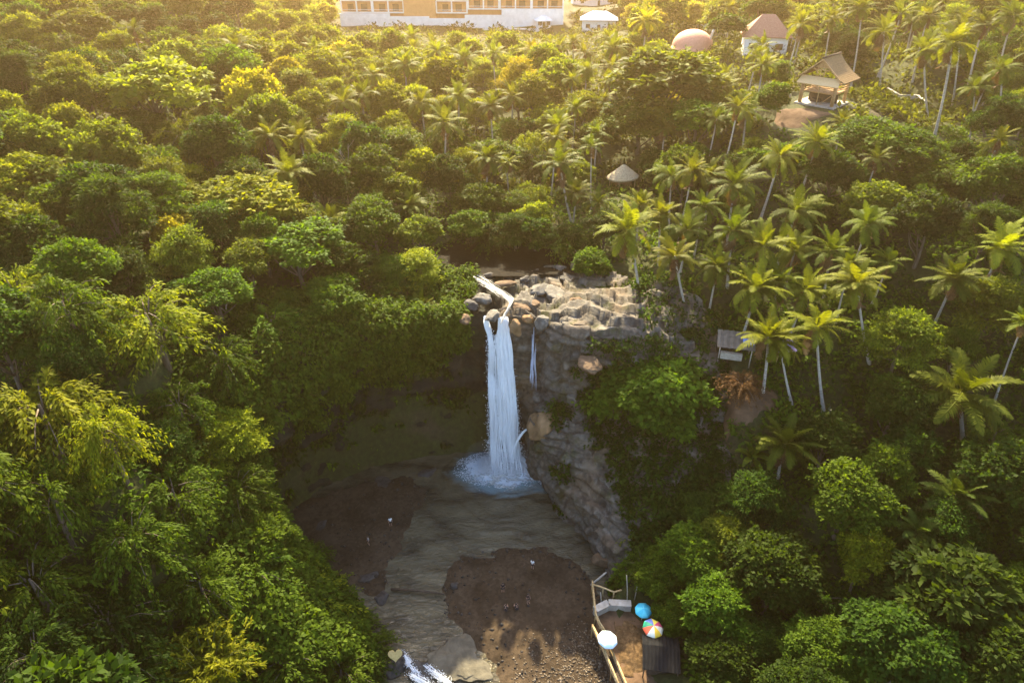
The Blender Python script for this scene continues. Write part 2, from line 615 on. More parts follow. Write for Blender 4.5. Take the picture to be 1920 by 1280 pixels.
gx = _axis([(-2500, -400, 150), (-400, -130, 12), (-130, -60, 2.5), (-60, 60, .8), (60, 130, 2.0), (130, 400, 12), (400, 2500, 150)])
gy = _axis([(-600, 0, 40), (0, 26, 3), (26, 125, .8), (125, 200, 2), (200, 420, 6), (420, 3500, 140)])
GX, GY = np.meshgrid(gx, gy, indexing='ij')
GZ = height(GX, GY)
_I = np.arange(GX.size).reshape(GX.shape)
_F = np.stack([_I[:-1, :-1], _I[1:, :-1], _I[1:, 1:], _I[:-1, 1:]], -1).reshape(-1, 4)


def ground_material():
    m, nt, out = new_mat('forest_floor')
    p = N(nt, 'ShaderNodeBsdfPrincipled')
    p.inputs['Roughness'].default_value = 0.95
    p.inputs['Specular IOR Level'].default_value = 0.15
    v = objcoord(nt, geo=True)
    big = noise_fac(nt, .09, 5, .6, v)
    fine = noise_fac(nt, 1.6, 8, .7, v)
    a = ramp(nt, fine, [(0.3, (.022, .020, .009)), (0.55, (.035, .042, .010)), (0.75, (.07, .068, .018))])
    b = ramp(nt, fine, [(0.3, (.03, .024, .013)), (0.7, (.075, .055, .03))])
    mx = N(nt, 'ShaderNodeMix', data_type='RGBA')
    nt.links.new(ramp(nt, big, [(0.56, (0, 0, 0)), (0.68, (1, 1, 1))]), mx.inputs['Factor'])
    nt.links.new(a, mx.inputs[6])
    nt.links.new(b, mx.inputs[7])
    nt.links.new(mx.outputs[2], p.inputs['Base Color'])
    bp = N(nt, 'ShaderNodeBump')
    bp.inputs['Strength'].default_value = .8
    bp.inputs['Distance'].default_value = .25
    nt.links.new(fine, bp.inputs['Height'])
    nt.links.new(bp.outputs['Normal'], p.inputs['Normal'])
    nt.links.new(p.outputs['BSDF'], out.inputs['Surface'])
    return m


M['ground'] = ground_material()
ground = struct(obj('ground', np_mesh('ground', np.stack([GX, GY, GZ], -1).reshape(-1, 3), _F, M['ground'], smooth=True)))


# ---- cliffs
def cliff_material(name, dark, mid, light, moss, wet, moss_amt, orange=None):
    m, nt, out = new_mat(name)
    p = N(nt, 'ShaderNodeBsdfPrincipled')
    p.inputs['Specular IOR Level'].default_value = 0.3
    v = objcoord(nt, (1, 1, 1.8), geo=True)
    f = noise_fac(nt, .55, 9, .65, v, .8)
    base = ramp(nt, f, [(0.28, dark), (0.5, mid), (0.72, light)])
    v2 = objcoord(nt, (1.3, 1.3, .25), geo=True)
    streak = noise_fac(nt, .8, 6, .6, v2)
    v3 = objcoord(nt, (1, 1, 1), geo=True)
    mn = noise_fac(nt, .35, 7, .65, v3)
    mixm = N(nt, 'ShaderNodeMix', data_type='RGBA')
    nt.links.new(ramp(nt, mn, [(moss_amt, (0, 0, 0)), (moss_amt + .13, (1, 1, 1))]), mixm.inputs['Factor'])
    nt.links.new(base, mixm.inputs[6])
    mixm.inputs[7].default_value = c4(moss)
    if orange:
        mo = N(nt, 'ShaderNodeMix', data_type='RGBA')
        nt.links.new(ramp(nt, noise_fac(nt, .16, 4, .55, v3), [(.52, (0, 0, 0)), (.64, (.45, .45, .45))]), mo.inputs['Factor'])
        nt.links.new(mixm.outputs[2], mo.inputs[6])
        mo.inputs[7].default_value = c4(orange)
        mixm = mo
    mixw = N(nt, 'ShaderNodeMix', data_type='RGBA')
    nt.links.new(ramp(nt, streak, [(.50, (0, 0, 0)), (.66, (.85, .85, .85))]), mixw.inputs['Factor'])
    nt.links.new(mixm.outputs[2], mixw.inputs[6])
    mixw.inputs[7].default_value = c4(wet)
    nt.links.new(mixw.outputs[2], p.inputs['Base Color'])
    p.inputs['Roughness'].default_value = .85
    bp = N(nt, 'ShaderNodeBump')
    bp.inputs['Strength'].default_value = .9
    bp.inputs['Distance'].default_value = .22
    nt.links.new(noise_fac(nt, 1.7, 9, .7, v), bp.inputs['Height'])
    nt.links.new(bp.outputs['Normal'], p.inputs['Normal'])
    nt.links.new(p.outputs['BSDF'], out.inputs['Surface'])
    return m


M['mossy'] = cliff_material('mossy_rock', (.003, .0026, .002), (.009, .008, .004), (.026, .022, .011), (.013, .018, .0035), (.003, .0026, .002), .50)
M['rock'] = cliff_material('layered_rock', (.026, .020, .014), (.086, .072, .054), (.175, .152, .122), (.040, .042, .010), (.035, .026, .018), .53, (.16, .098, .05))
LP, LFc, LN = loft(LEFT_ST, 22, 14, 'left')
RP, RFc, RN = loft(RIGHT_ST, 36, 26, 'right')
# close the seam at the fall: blend the first rows of the right cliff onto the left's last row
seamL = np.stack([np.interp(np.linspace(0, 1, RP.shape[1]), np.linspace(0, 1, LP.shape[1]), LP[-1, :, k]) for k in range(3)], -1)
_dl = seamL - RP[0]
for i in range(10):
    RP[i] += _dl * (1 - i / 10)
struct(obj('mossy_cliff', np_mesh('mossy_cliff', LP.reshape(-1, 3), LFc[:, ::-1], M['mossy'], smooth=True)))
struct(obj('rock_cliff', np_mesh('rock_cliff', RP.reshape(-1, 3), RFc[:, ::-1], M['rock'], smooth=False)))


# ---- water
def water_material(name, c0, c1, scale, bump, dist, rough=.09, stretch=(1, 1, 1), spec=.5, aer=False):
    m, nt, out = new_mat(name)
    p = N(nt, 'ShaderNodeBsdfPrincipled')
    p.inputs['Roughness'].default_value = rough
    p.inputs['IOR'].default_value = 1.33
    p.inputs['Specular IOR Level'].default_value = spec
    v = objcoord(nt, stretch, geo=True)
    f = noise_fac(nt, scale * .18, 5, .6, v, .5)
    col = ramp(nt, f, [(0.35, c0), (0.65, c1)])
    if aer:      # water full of air bubbles round the plunge
        gp = nt.nodes.new('ShaderNodeNewGeometry').outputs['Position']
        mp = nt.nodes.new('ShaderNodeMapping')
        mp.vector_type = 'POINT'
        mp.inputs['Location'].default_value = (.4 / 12.5, -75.0 / 8.0, 0)
        mp.inputs['Scale'].default_value = (1 / 12.5, 1 / 8.0, .02)
        nt.links.new(gp, mp.inputs['Vector'])
        ln = N(nt, 'ShaderNodeVectorMath', operation='LENGTH')
        nt.links.new(mp.outputs['Vector'], ln.inputs[0])
        wob = N(nt, 'ShaderNodeMath', operation='MULTIPLY_ADD')
        nt.links.new(noise_fac(nt, .5, 5, .6, v, .6), wob.inputs[0])
        wob.inputs[1].default_value = .55
        nt.links.new(ln.outputs['Value'], wob.inputs[2])
        ma = N(nt, 'ShaderNodeMix', data_type='RGBA')
        nt.links.new(ramp(nt, wob.outputs[0], [(.55, (.95, .95, .95)), (1.15, (0, 0, 0))]), ma.inputs['Factor'])
        nt.links.new(col, ma.inputs[6])
        ma.inputs[7].default_value = (.22, .36, .40, 1)
        col = ma.outputs[2]
    nt.links.new(col, p.inputs['Base Color'])
    h = noise_fac(nt, scale, 4, .55, v, 1.2)
    bp = N(nt, 'ShaderNodeBump')
    bp.inputs['Strength'].default_value = bump
    bp.inputs['Distance'].default_value = dist
    nt.links.new(h, bp.inputs['Height'])
    nt.links.new(bp.outputs['Normal'], p.inputs['Normal'])
    nt.links.new(p.outputs['BSDF'], out.inputs['Surface'])
    return m


M['pool'] = water_material('pool_water', (.030, .025, .014), (.105, .088, .050), 1.5, 1.0, .32, .05, (.55, 1.25, 1), aer=True)
M['river'] = water_material('river_water', (.0035, .0022, .0014), (.0075, .005, .003), 1.4, .8, .16, .7, (1, 1, 1), .05)


def grid_sheet(name, x0, x1, y0, y1, step, zfun, mat, keep=None, smooth=True, kind='structure'):
    xs, ys = np.arange(x0, x1 + step / 2, step), np.arange(y0, y1 + step / 2, step)
    X, Y = np.meshgrid(xs, ys, indexing='ij')
    Z = zfun(X, Y)
    I = np.arange(X.size).reshape(X.shape)
    F = np.stack([I[:-1, :-1], I[1:, :-1], I[1:, 1:], I[:-1, 1:]], -1).reshape(-1, 4)
    V = np.stack([X, Y, Z], -1).reshape(-1, 3)
    if keep is not None:
        K = keep(X, Y).ravel()
        F = F[K[F].any(1)]
        used = np.unique(F)
        mp = -np.ones(len(V), int)
        mp[used] = np.arange(len(used))
        V, F = V[used], mp[F]
    o = obj(name, np_mesh(name, V, F, mat, smooth=smooth))
    return struct(o, kind)


def pool_z(X, Y):
    # ripples running out from the plunge, refracted towards the shore
    c = np.array((-.6, 73.5))
    d = np.hypot(X - c[0], (Y - c[1]))
    q = np.stack([X * .35, Y * .35, np.zeros_like(X)], -1)
    a = .10 * np.exp(-d / 14) + .018
    return a * np.sin(d * 3.6 + 3.2 * vnoise(q)) + .05 * fbm(q * 3.1, 3) * np.exp(-d / 18)


grid_sheet('pool_water', -36, 16, 22, 82, .22, pool_z, M['pool'], keep=lambda X, Y: sdist(X, Y, FLOOR) > -1.5)
grid_sheet('river_water', -12, 14, 86, 120, .6, lambda X, Y: 25.15 + .03 * fbm(np.stack([X * .8, Y * .8, X * 0], -1), 3), M['river'],
           keep=lambda X, Y: sdist(X, Y, RIVER) > -2.5)


def beach_z(X, Y):
    q = np.stack([X, Y, np.zeros_like(X)], -1)
    d = sdist(X, Y, BEACH) + .8 * fbm(q * .28 + 3, 4)
    return -.42 + .82 * sstep((d + 2.0) / 4.6) + .16 * fbm(q * .35, 4) * sstep((d + 1) / 2) + .5 * sstep((X - 7) / 5) * sstep((d) / 3) + .05 * fbm(q * 1.9, 3)


def shingle_material():
    m, nt, out = new_mat('wet_dark_sand')
    p = N(nt, 'ShaderNodeBsdfPrincipled')
    p.inputs['Roughness'].default_value = .97
    p.inputs['Specular IOR Level'].default_value = .08
    v = objcoord(nt, geo=True)
    big = noise_fac(nt, .22, 5, .6, v)
    vor = N(nt, 'ShaderNodeTexVoronoi')
    vor.inputs['Scale'].default_value = 3.2
    nt.links.new(v, vor.inputs['Vector'])
    a = ramp(nt, big, [(.35, (.030, .021, .013)), (.65, (.062, .044, .028))])
    mx = N(nt, 'ShaderNodeMix', data_type='RGBA', blend_type='MULTIPLY')
    mx.inputs['Factor'].default_value = .55
    nt.links.new(a, mx.inputs[6])
    nt.links.new(ramp(nt, vor.outputs['Color'], [(.1, (.45, .42, .4)), (.9, (1.35, 1.3, 1.25))]), mx.inputs[7])
    nt.links.new(mx.outputs[2], p.inputs['Base Color'])
    bp = N(nt, 'ShaderNodeBump')
    bp.inputs['Strength'].default_value = .6
    bp.inputs['Distance'].default_value = .12
    nt.links.new(noise_fac(nt, 3.5, 8, .7, v), bp.inputs['Height'])
    nt.links.new(bp.outputs['Normal'], p.inputs['Normal'])
    nt.links.new(p.outputs['BSDF'], out.inputs['Surface'])
    return m


M['beach'] = shingle_material()
SHORE = np.array([at_z(px, py, .1)[:2] for px, py in [(520, 1010), (540, 950), (640, 905), (760, 890), (818, 905), (812, 940), (775, 985), (742, 1040), (728, 1085), (722, 1112), (640, 1120), (560, 1090)]])


def shore_z(X, Y):
    q = np.stack([X, Y, np.zeros_like(X)], -1)
    d = sdist(X, Y, SHORE) + 1.1 * fbm(q * .25 + 8, 4)
    return -.36 + .62 * sstep((d + 2.0) / 4.6) + .14 * fbm(q * .4, 4) * sstep((d + 1) / 2) + .05 * fbm(q * 2.1, 3)


grid_sheet('dark_shore', -36, -6, 48, 82, .3, shore_z, M['beach'], keep=lambda X, Y: sdist(X, Y, SHORE) > -3)
grid_sheet('beach', -14, 20, 28, 66, .3, beach_z, M['beach'], keep=lambda X, Y: sdist(X, Y, BEACH) > -3)
# plants that turned out wholly hidden behind others
UNSEEN = {1057, 1058, 1059, 1062, 1108, 3000, 3003, 3004, 5010, 5015, 5030, 5045, 5056, 5060, 5131, 5164, 5185, 5199, 5202, 5214, 5230, 5250, 5266, 5274, 5481,
5502, 5539, 5555, 5559, 5585, 5594, 5614, 5646, 5666, 5834, 5861, 5984, 6562, 7019, 7036, 7084, 7168, 7205, 7598, 7736, 8032, 8236, 8319, 8873, 9062,
9120, 9516, 9517, 9523, 9542, 9563, 9568, 9576, 9582, 9585, 9596, 9616, 9619, 9630, 9638, 9696, 9701, 9705, 9721, 9737, 9767, 9769, 9771, 9774, 9790,
9792, 9809, 9812, 9857, 9880, 9889, 9910, 9911, 9994, 10008, 10013, 10035, 10062, 10071, 10073, 10085, 10148, 10151, 10153, 10156, 10180, 10183,
10187, 10189, 10213, 10292, 10308, 10331, 10344, 10381, 10408, 10581, 10647, 10652, 10711, 10723, 10813, 10817, 10865, 10886, 10952, 10995, 11108,
11112, 11123, 11126, 11162, 11207, 11308, 11337, 11342, 11377, 11529, 11540, 11549, 11560, 11701, 11716, 11783, 11849, 11872, 12129, 12218, 12274,
12588, 12608, 12635, 12685, 12787, 12849, 12880, 12951, 13654, 13810}
# ------------------------------------------------------------------ waterfall
def rock_mesh(name, seed, size, mat, flat=0.6, sub=4, amp=.35):
    bm = __import__('bmesh').new()
    import bmesh
    bmesh.ops.create_icosphere(bm, subdivisions=sub, radius=1.0)
    co = np.array([v.co for v in bm.verts])
    F = np.array([[v.index for v in f.verts] for f in bm.faces])
    bm.free()
    rg = np.random.default_rng(seed)
    # planar cuts make it a rock rather than a ball
    for k in range(11):
        nn = norm(rg.normal(size=3))
        dcut = .55 + .35 * rg.random()
        e = co @ nn - dcut
        co = co - np.clip(e, 0, None)[:, None] * nn * .85
    co = co * (1 + amp * .5 * fbm(co * 1.3 + seed, 3)[:, None] + .06 * fbm(co * 5 + seed, 3)[:, None])
    co = co * np.array(size) * np.array((1, 1, flat))
    return np_mesh(name, co, F, mat)


def white_water(name, c0, c1, scale, alpha=None, stretch=(1, 1, 1), rough=.55):
    m, nt, out = new_mat(name)
    p = N(nt, 'ShaderNodeBsdfPrincipled')
    p.inputs['Roughness'].default_value = rough
    p.inputs['Specular IOR Level'].default_value = .3
    v = objcoord(nt, stretch, geo=True)
    f = noise_fac(nt, scale, 6, .65, v)
    nt.links.new(ramp(nt, f, [(.3, c0), (.7, c1)]), p.inputs['Base Color'])
    t = N(nt, 'ShaderNodeBsdfTranslucent')
    t.inputs['Color'].default_value = c4(c1)
    mx = N(nt, 'ShaderNodeMixShader')
    mx.inputs['Fac'].default_value = .3
    nt.links.new(p.outputs['BSDF'], mx.inputs[1])
    nt.links.new(t.outputs['BSDF'], mx.inputs[2])
    last = mx.outputs['Shader']
    if alpha:
        a = N(nt, 'ShaderNodeAttribute')
        a.attribute_name = 'cover'
        f2 = noise_fac(nt, alpha, 6, .7, v)
        ad = N(nt, 'ShaderNodeMath', operation='ADD')
        nt.links.new(a.outputs['Fac'], ad.inputs[0])
        nt.links.new(f2, ad.inputs[1])
        fac = ramp(nt, ad.outputs[0], [(.88, (0, 0, 0)), (1.22, (1, 1, 1))])
        tr = N(nt, 'ShaderNodeBsdfTransparent')
        m2 = N(nt, 'ShaderNodeMixShader')
        nt.links.new(fac, m2.inputs['Fac'])
        nt.links.new(tr.outputs['BSDF'], m2.inputs[1])
        nt.links.new(last, m2.inputs[2])
        last = m2.outputs['Shader']
    nt.links.new(last, out.inputs['Surface'])
    return m


M['fall'] = white_water('falling_water', (.74, .78, .82), (.95, .96, .97), 2.2, stretch=(2.2, 2.2, .35))
M['foam'] = white_water('foam_water', (.55, .66, .76), (.93, .95, .96), 1.6, alpha=1.1)
M['foam_thin'] = white_water('thin_foam', (.40, .40, .36), (.70, .70, .66), 1.1, alpha=.8, stretch=(.7, 1.6, 1))
M['trickle'] = white_water('thin_water', (.30, .34, .48), (.72, .77, .88), 2.0, stretch=(2, 2, .4))
M['cream'] = white_water('rushing_water', (.22, .21, .18), (.55, .53, .47), 2.5)

wf = thing('waterfall', 'tall white waterfall plunging over the cliff into the dark pool', 'waterfall', (-0.8, 77.0, 24))


def ribbons(paths, widths, name, mat, parent=None, face=(0, -1, 0)):
    """flat streaks of water along paths (lists of points), each closed to a thin blade"""
    V, F = [], []
    for pth, w in zip(paths, widths):
        pth = np.asarray(pth, float)
        n = len(pth)
        d = norm(np.gradient(pth, axis=0))
        s = norm(np.cross(d, np.array(face, float) + 1e-3))
        wv = np.asarray(w, float).reshape(-1, 1)
        b = len(V) and sum(len(x) for x in V)
        nn = norm(np.cross(s, d))
        V.append(np.concatenate([pth - s * wv, pth + nn * wv * .45, pth + s * wv]))
        i = np.arange(n - 1)
        F.append(np.stack([b + i, b + i + 1, b + n + i + 1, b + n + i], -1))
        F.append(np.stack([b + n + i, b + n + i + 1, b + 2 * n + i + 1, b + 2 * n + i], -1))
    V = np.concatenate(V)
    F = np.concatenate(F)
    inv = parent.location if parent is not None else Vector((0, 0, 0))
    o = obj(name, np_mesh(name, V - np.array(inv), F, mat, smooth=True), parent)
    return o


def fall_column(n, x0, x1, xb0, xb1, ytop, throw, z0, z1, wmin, wmax, prong=None, seed=1):
    rg = np.random.default_rng(seed)
    P, W = [], []
    for k in range(n):
        u = rg.random()
        if prong:
            a, b = prong[0] if rg.random() < .2 else prong[1]
            xt = a + (b - a) * rg.random()
        else:
            xt = x0 + (x1 - x0) * u
        uu = np.clip((xt - x0) / (x1 - x0) + rg.normal(0, .14), 0, 1)
        xe = xb0 + (xb1 - xb0) * uu
        ns = 26
        a0 = rg.random() * .9 if rg.random() < .75 else 0
        a1 = min(1, a0 + .08 + rg.random() ** 2 * .6)
        t = np.linspace(a0, a1, ns)
        sp = throw * (.75 + .5 * rg.random())
        z = z0 + (z1 - z0) * t
        y = ytop - .25 - sp * np.sqrt(np.clip(t, 0, 1)) * (.55 + .45 * t)
        mix = sstep(t / .13)
        x = xt * (1 - mix) + (xt * .35 + (x0 + (x1 - x0) * uu) * .65) * mix
        x = x + (xe - (x0 + (x1 - x0) * uu)) * t
        q = np.stack([t * 5 + k, t * 0 + k * 1.7, t * 0 + 5], -1)
        sw = np.stack([t * 7, x * .9, t * 0], -1)
        x = x + .16 * vnoise(q) * (.3 + t) + .16 * vnoise(sw)
        y = y + .30 * vnoise(q + 40) + .40 * vnoise(sw + 9)
        w = (wmin + (wmax - wmin) * rg.random()) * np.sin(np.pi * np.linspace(.08, .97, ns)) ** .5
        P.append(np.stack([x, y, z], -1))
        W.append(w)
    return P, W


P_, W_ = fall_column(1100, -3.05, -0.55, -2.6, 1.25, 78.3, 3.0, 23.9, .1, .04, .19, prong=[(-3.55, -3.1), (-1.75, -.55)], seed=3)
ribbons(P_, W_, 'falling_sheet', M['fall'], wf)
P_, W_ = fall_column(420, -3.2, -0.5, -3.0, 1.6, 78.0, 3.5, 21.5, .1, .015, .06, seed=5)
ribbons(P_, W_, 'loose_strands', M['fall'], wf)
# the feeder cascade across the ledge
crest = [at_z(*q) for q in [(866, 508, 25.1), (884, 519, 25.05), (905, 530, 25.0), (926, 543, 24.95), (946, 556, 24.85), (958, 568, 24.7), (953, 582, 24.5), (944, 598, 24.2), (937, 612, 23.8)]]
crest = catmull(np.array(crest), 6)
rg = np.random.default_rng(8)
P_, W_ = [], []
for k in range(60):
    a = rg.integers(0, len(crest) - 14)
    seg = crest[a:a + 14].copy()
    wid = .6 - .3 * a / len(crest)
    off = rg.normal(0, .60) * wid
    seg[:, 0] += off * .55 + .07 * vnoise(seg * 2 + k)
    seg[:, 1] += off
    seg[:, 2] += .10 + .30 * rg.random() + .15 * vnoise(seg * 1.7 + k * .3)
    P_.append(seg)
    W_.append((.02 + .075 * rg.random()) * np.sin(np.pi * np.linspace(.05, .95, 14)))
ribbons(P_, W_, 'feeder_cascade', M['cream'], wf, face=(0, -.3, 1))

# splash: drops and torn sheets thrown out of the plunge
def drops(C, S, rg):
    n = len(C)
    octv = np.array([(1, 0, 0), (0, 1, 0), (-1, 0, 0), (0, -1, 0), (0, 0, 1), (0, 0, -1)], float)
    V = (C[:, None] + octv[None] * S[:, None, None] * rg.uniform(.5, 1.4, (n, 6, 1))).reshape(-1, 3)
    f = np.array([(0, 1, 4), (1, 2, 4), (2, 3, 4), (3, 0, 4), (1, 0, 5), (2, 1, 5), (3, 2, 5), (0, 3, 5)])
    F = (np.arange(n)[:, None, None] * 6 + f[None]).reshape(-1, 3)
    return V, F


rg = np.random.default_rng(12)
n = 42000
az = rg.random(n) * 2 * np.pi
u = np.abs(rg.normal(0, .46, n))
lump = 1 + .35 * vnoise(np.stack([np.cos(az) * 2.2, np.sin(az) * 2.2, az * 0 + 4], -1))
rad = 8.2 * u * lump
rad = np.where(rad > 8.2, 8.2 * rg.random(n) ** .5, rad)
top = 3.4 * np.exp(-(rad / 2.6) ** 2) + .55 * np.exp(-(rad / 5) ** 2)
zz = top * rg.random(n) ** 1.25 + .02
C = np.stack([-.6 + rad * np.cos(az), 75.2 + .50 * rad * np.sin(az), zz], -1)
S = (.035 + .10 * rg.random(n) ** 2) * (1.25 - .08 * rad)
V_, F_ = drops(C, S, rg)
obj('splash', np_mesh('splash', V_ - np.array(wf.location), F_, M['fall'], smooth=True), wf)


def foam_disc(name, c, rx, ry, n, mat, parent=None, seedv=0, lift=.12, pw=1.0):
    rr = np.linspace(0, 1, n)
    aa = np.linspace(0, 2 * np.pi, n * 3 + 1)[:-1]
    RR, AA = np.meshgrid(rr, aa, indexing='ij')
    q = np.stack([np.cos(AA) * 1.6, np.sin(AA) * 1.6, AA * 0 + seedv], -1)
    wob = 1 + .16 * fbm(q, 3)
    X = c[0] + np.cos(AA) * RR * rx * wob
    Y = c[1] + np.sin(AA) * RR * ry * wob
    qq = np.stack([X, Y, X * 0], -1)
    Z = c[2] + lift + .28 * fbm(qq * .9, 4) * (1 - RR ** 2) + .5 * np.exp(-(RR / .35) ** 2)
    I = np.arange(X.size).reshape(X.shape)
    In = np.roll(I, -1, axis=1)
    F = np.stack([I[:-1], I[1:], In[1:], In[:-1]], -1).reshape(-1, 4)
    cov = (1 - RR ** pw) * (.85 if pw > 1 else .52)
    inv = np.array(parent.location) if parent is not None else np.zeros(3)
    return obj(name, np_mesh(name, np.stack([X, Y, Z], -1).reshape(-1, 3) - inv, F, mat, {'cover': ('POINT', cov.ravel())}, smooth=True), parent)


foam_disc('foam', (-.4, 75.0, .05), 8.4, 4.3, 44, M['foam'], wf, 3, .14, 2.4)
foam_disc('foam_trails', (-1.5, 73.0, .02), 12.0, 6.5, 60, M['foam_thin'], wf, 8, .05, 1.0)

rg = np.random.default_rng(19)
n = 9000
t = rg.random(n) ** .7
sgn = np.where(rg.random(n) < .5, -1, 1)
half = (.95 + 1.0 * t) * (1 + .12 * vnoise(np.stack([t * 9, sgn * 3.0, t * 0], -1)))
xc = -2.0 + 1.3 * t
C = np.stack([xc + sgn * (half + rg.normal(0, .22 + .25 * t, n)), 78.0 - 3.1 * np.sqrt(t) * (.55 + .45 * t) + rg.normal(0, .3, n), 22.6 - 22.4 * t], -1)
V_, F_ = drops(C, .025 + .07 * rg.random(n) ** 2, rg)
obj('flying_drops', np_mesh('flying_drops', V_ - np.array(wf.location), F_, M['fall'], smooth=True), wf)

# spray hanging round the foot of the fall
mm, nt, out = new_mat('spray_mist')
pv = nt.nodes.new('ShaderNodeVolumePrincipled')
pv.inputs['Color'].default_value = (.86, .94, 1.0, 1)
pv.inputs['Density'].default_value = .022
nt.links.new(pv.outputs['Volume'], out.inputs['Volume'])
mi = obj('mist', rock_mesh('mist', 55, (6.4, 3.4, 3.4), mm, 1.0, 4, .4), wf, (.3, -1.6, -22.4))

# side trickle in the recess and the spout below it
sf = thing('side_waterfall', 'thin bluish trickle falling in the dark recess beside the main waterfall', 'waterfall', (3.1, 77.6, 23))
P_, W_ = [], []
rg = np.random.default_rng(21)
for k in range(13):
    t = np.linspace(0, 1, 20)
    a = rg.random() * .5
    t = a + (1 - a) * t * (.5 + .5 * rg.random())
    z = 23.2 - 9.4 * t
    x = 2.95 + rg.normal(0, .18) + .30 * vnoise(np.stack([t * 4, t * 0 + k, t * 0], -1)) * t - .25 * np.sin(t * 2.4) * (k % 2)
    y = 76.9 - 1.5 * t + .1 * rg.normal()
    P_.append(np.stack([x, y, z], -1))
    W_.append((.02 + .06 * rg.random()) * np.sin(np.pi * np.linspace(.1, .95, 20)))
ribbons(P_, W_, 'trickle', M['trickle'], sf)
P_, W_ = [], []
for k in range(9):
    t = np.linspace(0, 1, 14)
    x = 2.3 - 2.0 * t + rg.normal(0, .07)
    z = 9.6 - 3.6 * t ** 1.8 + rg.normal(0, .07)
    y = 72.6 + .25 * t + rg.normal(0, .06)
    P_.append(np.stack([x, y, z], -1))
    W_.append(.09 * np.sin(np.pi * np.linspace(.1, .9, 14)))
ribbons(P_, W_, 'spout', M['fall'], sf)


# ------------------------------------------------------------------ boulders
M['rock_grey'] = mat_noise('grey_rock', [(.3, (.055, .048, .040)), (.7, (.17, .155, .13))], 1.1, .85, .6, bdist=.12)
M['rock_brown'] = mat_noise('brown_rock', [(.3, (.06, .038, .022)), (.7, (.17, .11, .065))], 1.1, .85, .6, bdist=.12)
M['rock_dark'] = mat_noise('dark_rock', [(.3, (.020, .018, .016)), (.7, (.07, .062, .055))], 1.3, .7, .6, bdist=.12)
M['rock_orange'] = mat_noise('orange_rock', [(.3, (.11, .065, .03)), (.7, (.26, .16, .08))], .8, .85, .6, bdist=.12)
M['rock_tan'] = mat_noise('tan_slab', [(.3, (.05, .044, .032)), (.7, (.12, .105, .075))], .9, .8, .5, bdist=.1)

ROCKS = [  # px, py, z, half sizes, flat, material, label
    (905, 556, 24.9, (1.9, 1.3, 1.2), .7, 'rock_grey', 'grey boulder on the ledge left of the feeder cascade'),
    (922, 590, 24.6, (1.5, 1.0, .9), .7, 'rock_grey', 'small grey boulder at the lip between the two prongs of the waterfall'),
    (880, 570, 24.8, (1.5, 1.2, 1.1), .7, 'rock_dark', 'dark wet boulder at the bushes left of the waterfall lip'),
    (1012, 540, 24.9, (2.0, 1.3, 1.0), .6, 'rock_grey', 'flat grey slab in the middle of the upper riverbed'),
    (1046, 548, 24.9, (2.5, 1.5, 1.2), .6, 'rock_grey', 'broad pale grey boulder at the right side of the upper riverbed'),
    (1080, 562, 25.1, (1.3, 1.0, 1.0), .8, 'rock_brown', 'pinkish brown boulder under the palms at the right of the riverbed'),
    (1003, 566, 24.8, (1.2, .9, .8), .7, 'rock_brown', 'rounded brown boulder between the cascade and the grey slabs'),
    (978, 574, 24.7, (1.4, .9, .8), .6, 'rock_brown', 'low brown rock just right of the cascade bend'),
    (968, 610, 24.2, (.9, .8, 1.3), 1.0, 'rock_orange', 'upright orange rock standing right beside the waterfall lip'),
    (992, 596, 24.3, (1.0, .7, .9), .8, 'rock_orange', 'small orange rock above the side trickle'),
    (1018, 600, 24.5, (1.1, .9, 1.2), .9, 'rock_grey', 'grey block perched on the edge right of the side trickle'),
    (870, 596, 24.6, (1.2, .9, 1.0), .7, 'rock_brown', 'brown rock under the leaves at the left end of the lip'),
    (950, 530, 25.0, (1.6, .9, .8), .55, 'rock_brown', 'low brown rock behind the cascade'),
    (985, 520, 25.0, (1.1, .8, .7), .6, 'rock_dark', 'small dark rock half under the upper river water'),
    (1060, 520, 25.0, (1.5, .9, .8), .6, 'rock_dark', 'dark rock at the right shore of the upper river'),
    (915, 516, 25.0, (1.4, .7, .7), .6, 'rock_dark', 'dark ridge of rock beside the top of the cascade'),
    (1105, 678, 22.0, (1.9, 1.3, 1.2), .7, 'rock_brown', 'rounded brown block jutting from the cliff near the big dark bush'),
    (1022, 790, 11.6, (3.0, 2.2, 2.6), .9, 'rock_orange', 'large tan and orange boulder overhanging the pool'),
    (1105, 900, 6.0, (2.0, 1.5, 1.3), .8, 'rock_brown', 'mossy brown block low on the bank near the pool outlet'),
    (1128, 1045, 1.8, (1.4, 1.0, 1.1), .8, 'rock_brown', 'brown rock where the sandbar meets the bank'),
    (790, 1262, .2, (1.3, 2.0, 1.3), .7, 'rock_dark', 'wet black rock in the rapids at the bottom edge'),
    (742, 1240, .6, (1.6, 1.6, 1.6), .8, 'rock_dark', 'dark rock carrying the heart-shaped board'),
    (852, 1096, .5, (.7, .6, .75), .8, 'rock_dark', 'small dark rock on the left tip of the sandbar'),
    (715, 1120, .1, (1.3, 1.0, .8), .7, 'rock_dark', 'dark rock at the left end of the log across the stream'),
    (690, 1080, .1, (1.5, 1.1, .6), .6, 'rock_dark', 'low dark rock in the shaded left corner of the pool'),
    (600, 990, .1, (1.8, 1.2, .7), .6, 'rock_dark', 'low dark rock under the left cliff at the pool edge'),
    (720, 905, .1, (2.2, 1.4, .9), .6, 'rock_dark', 'broad dark rock in the shade at the back of the pool'),
    (800, 885, .1, (1.6, 1.1, .8), .6, 'rock_dark', 'dark rock at the foot of the cliff left of the splash'),
]
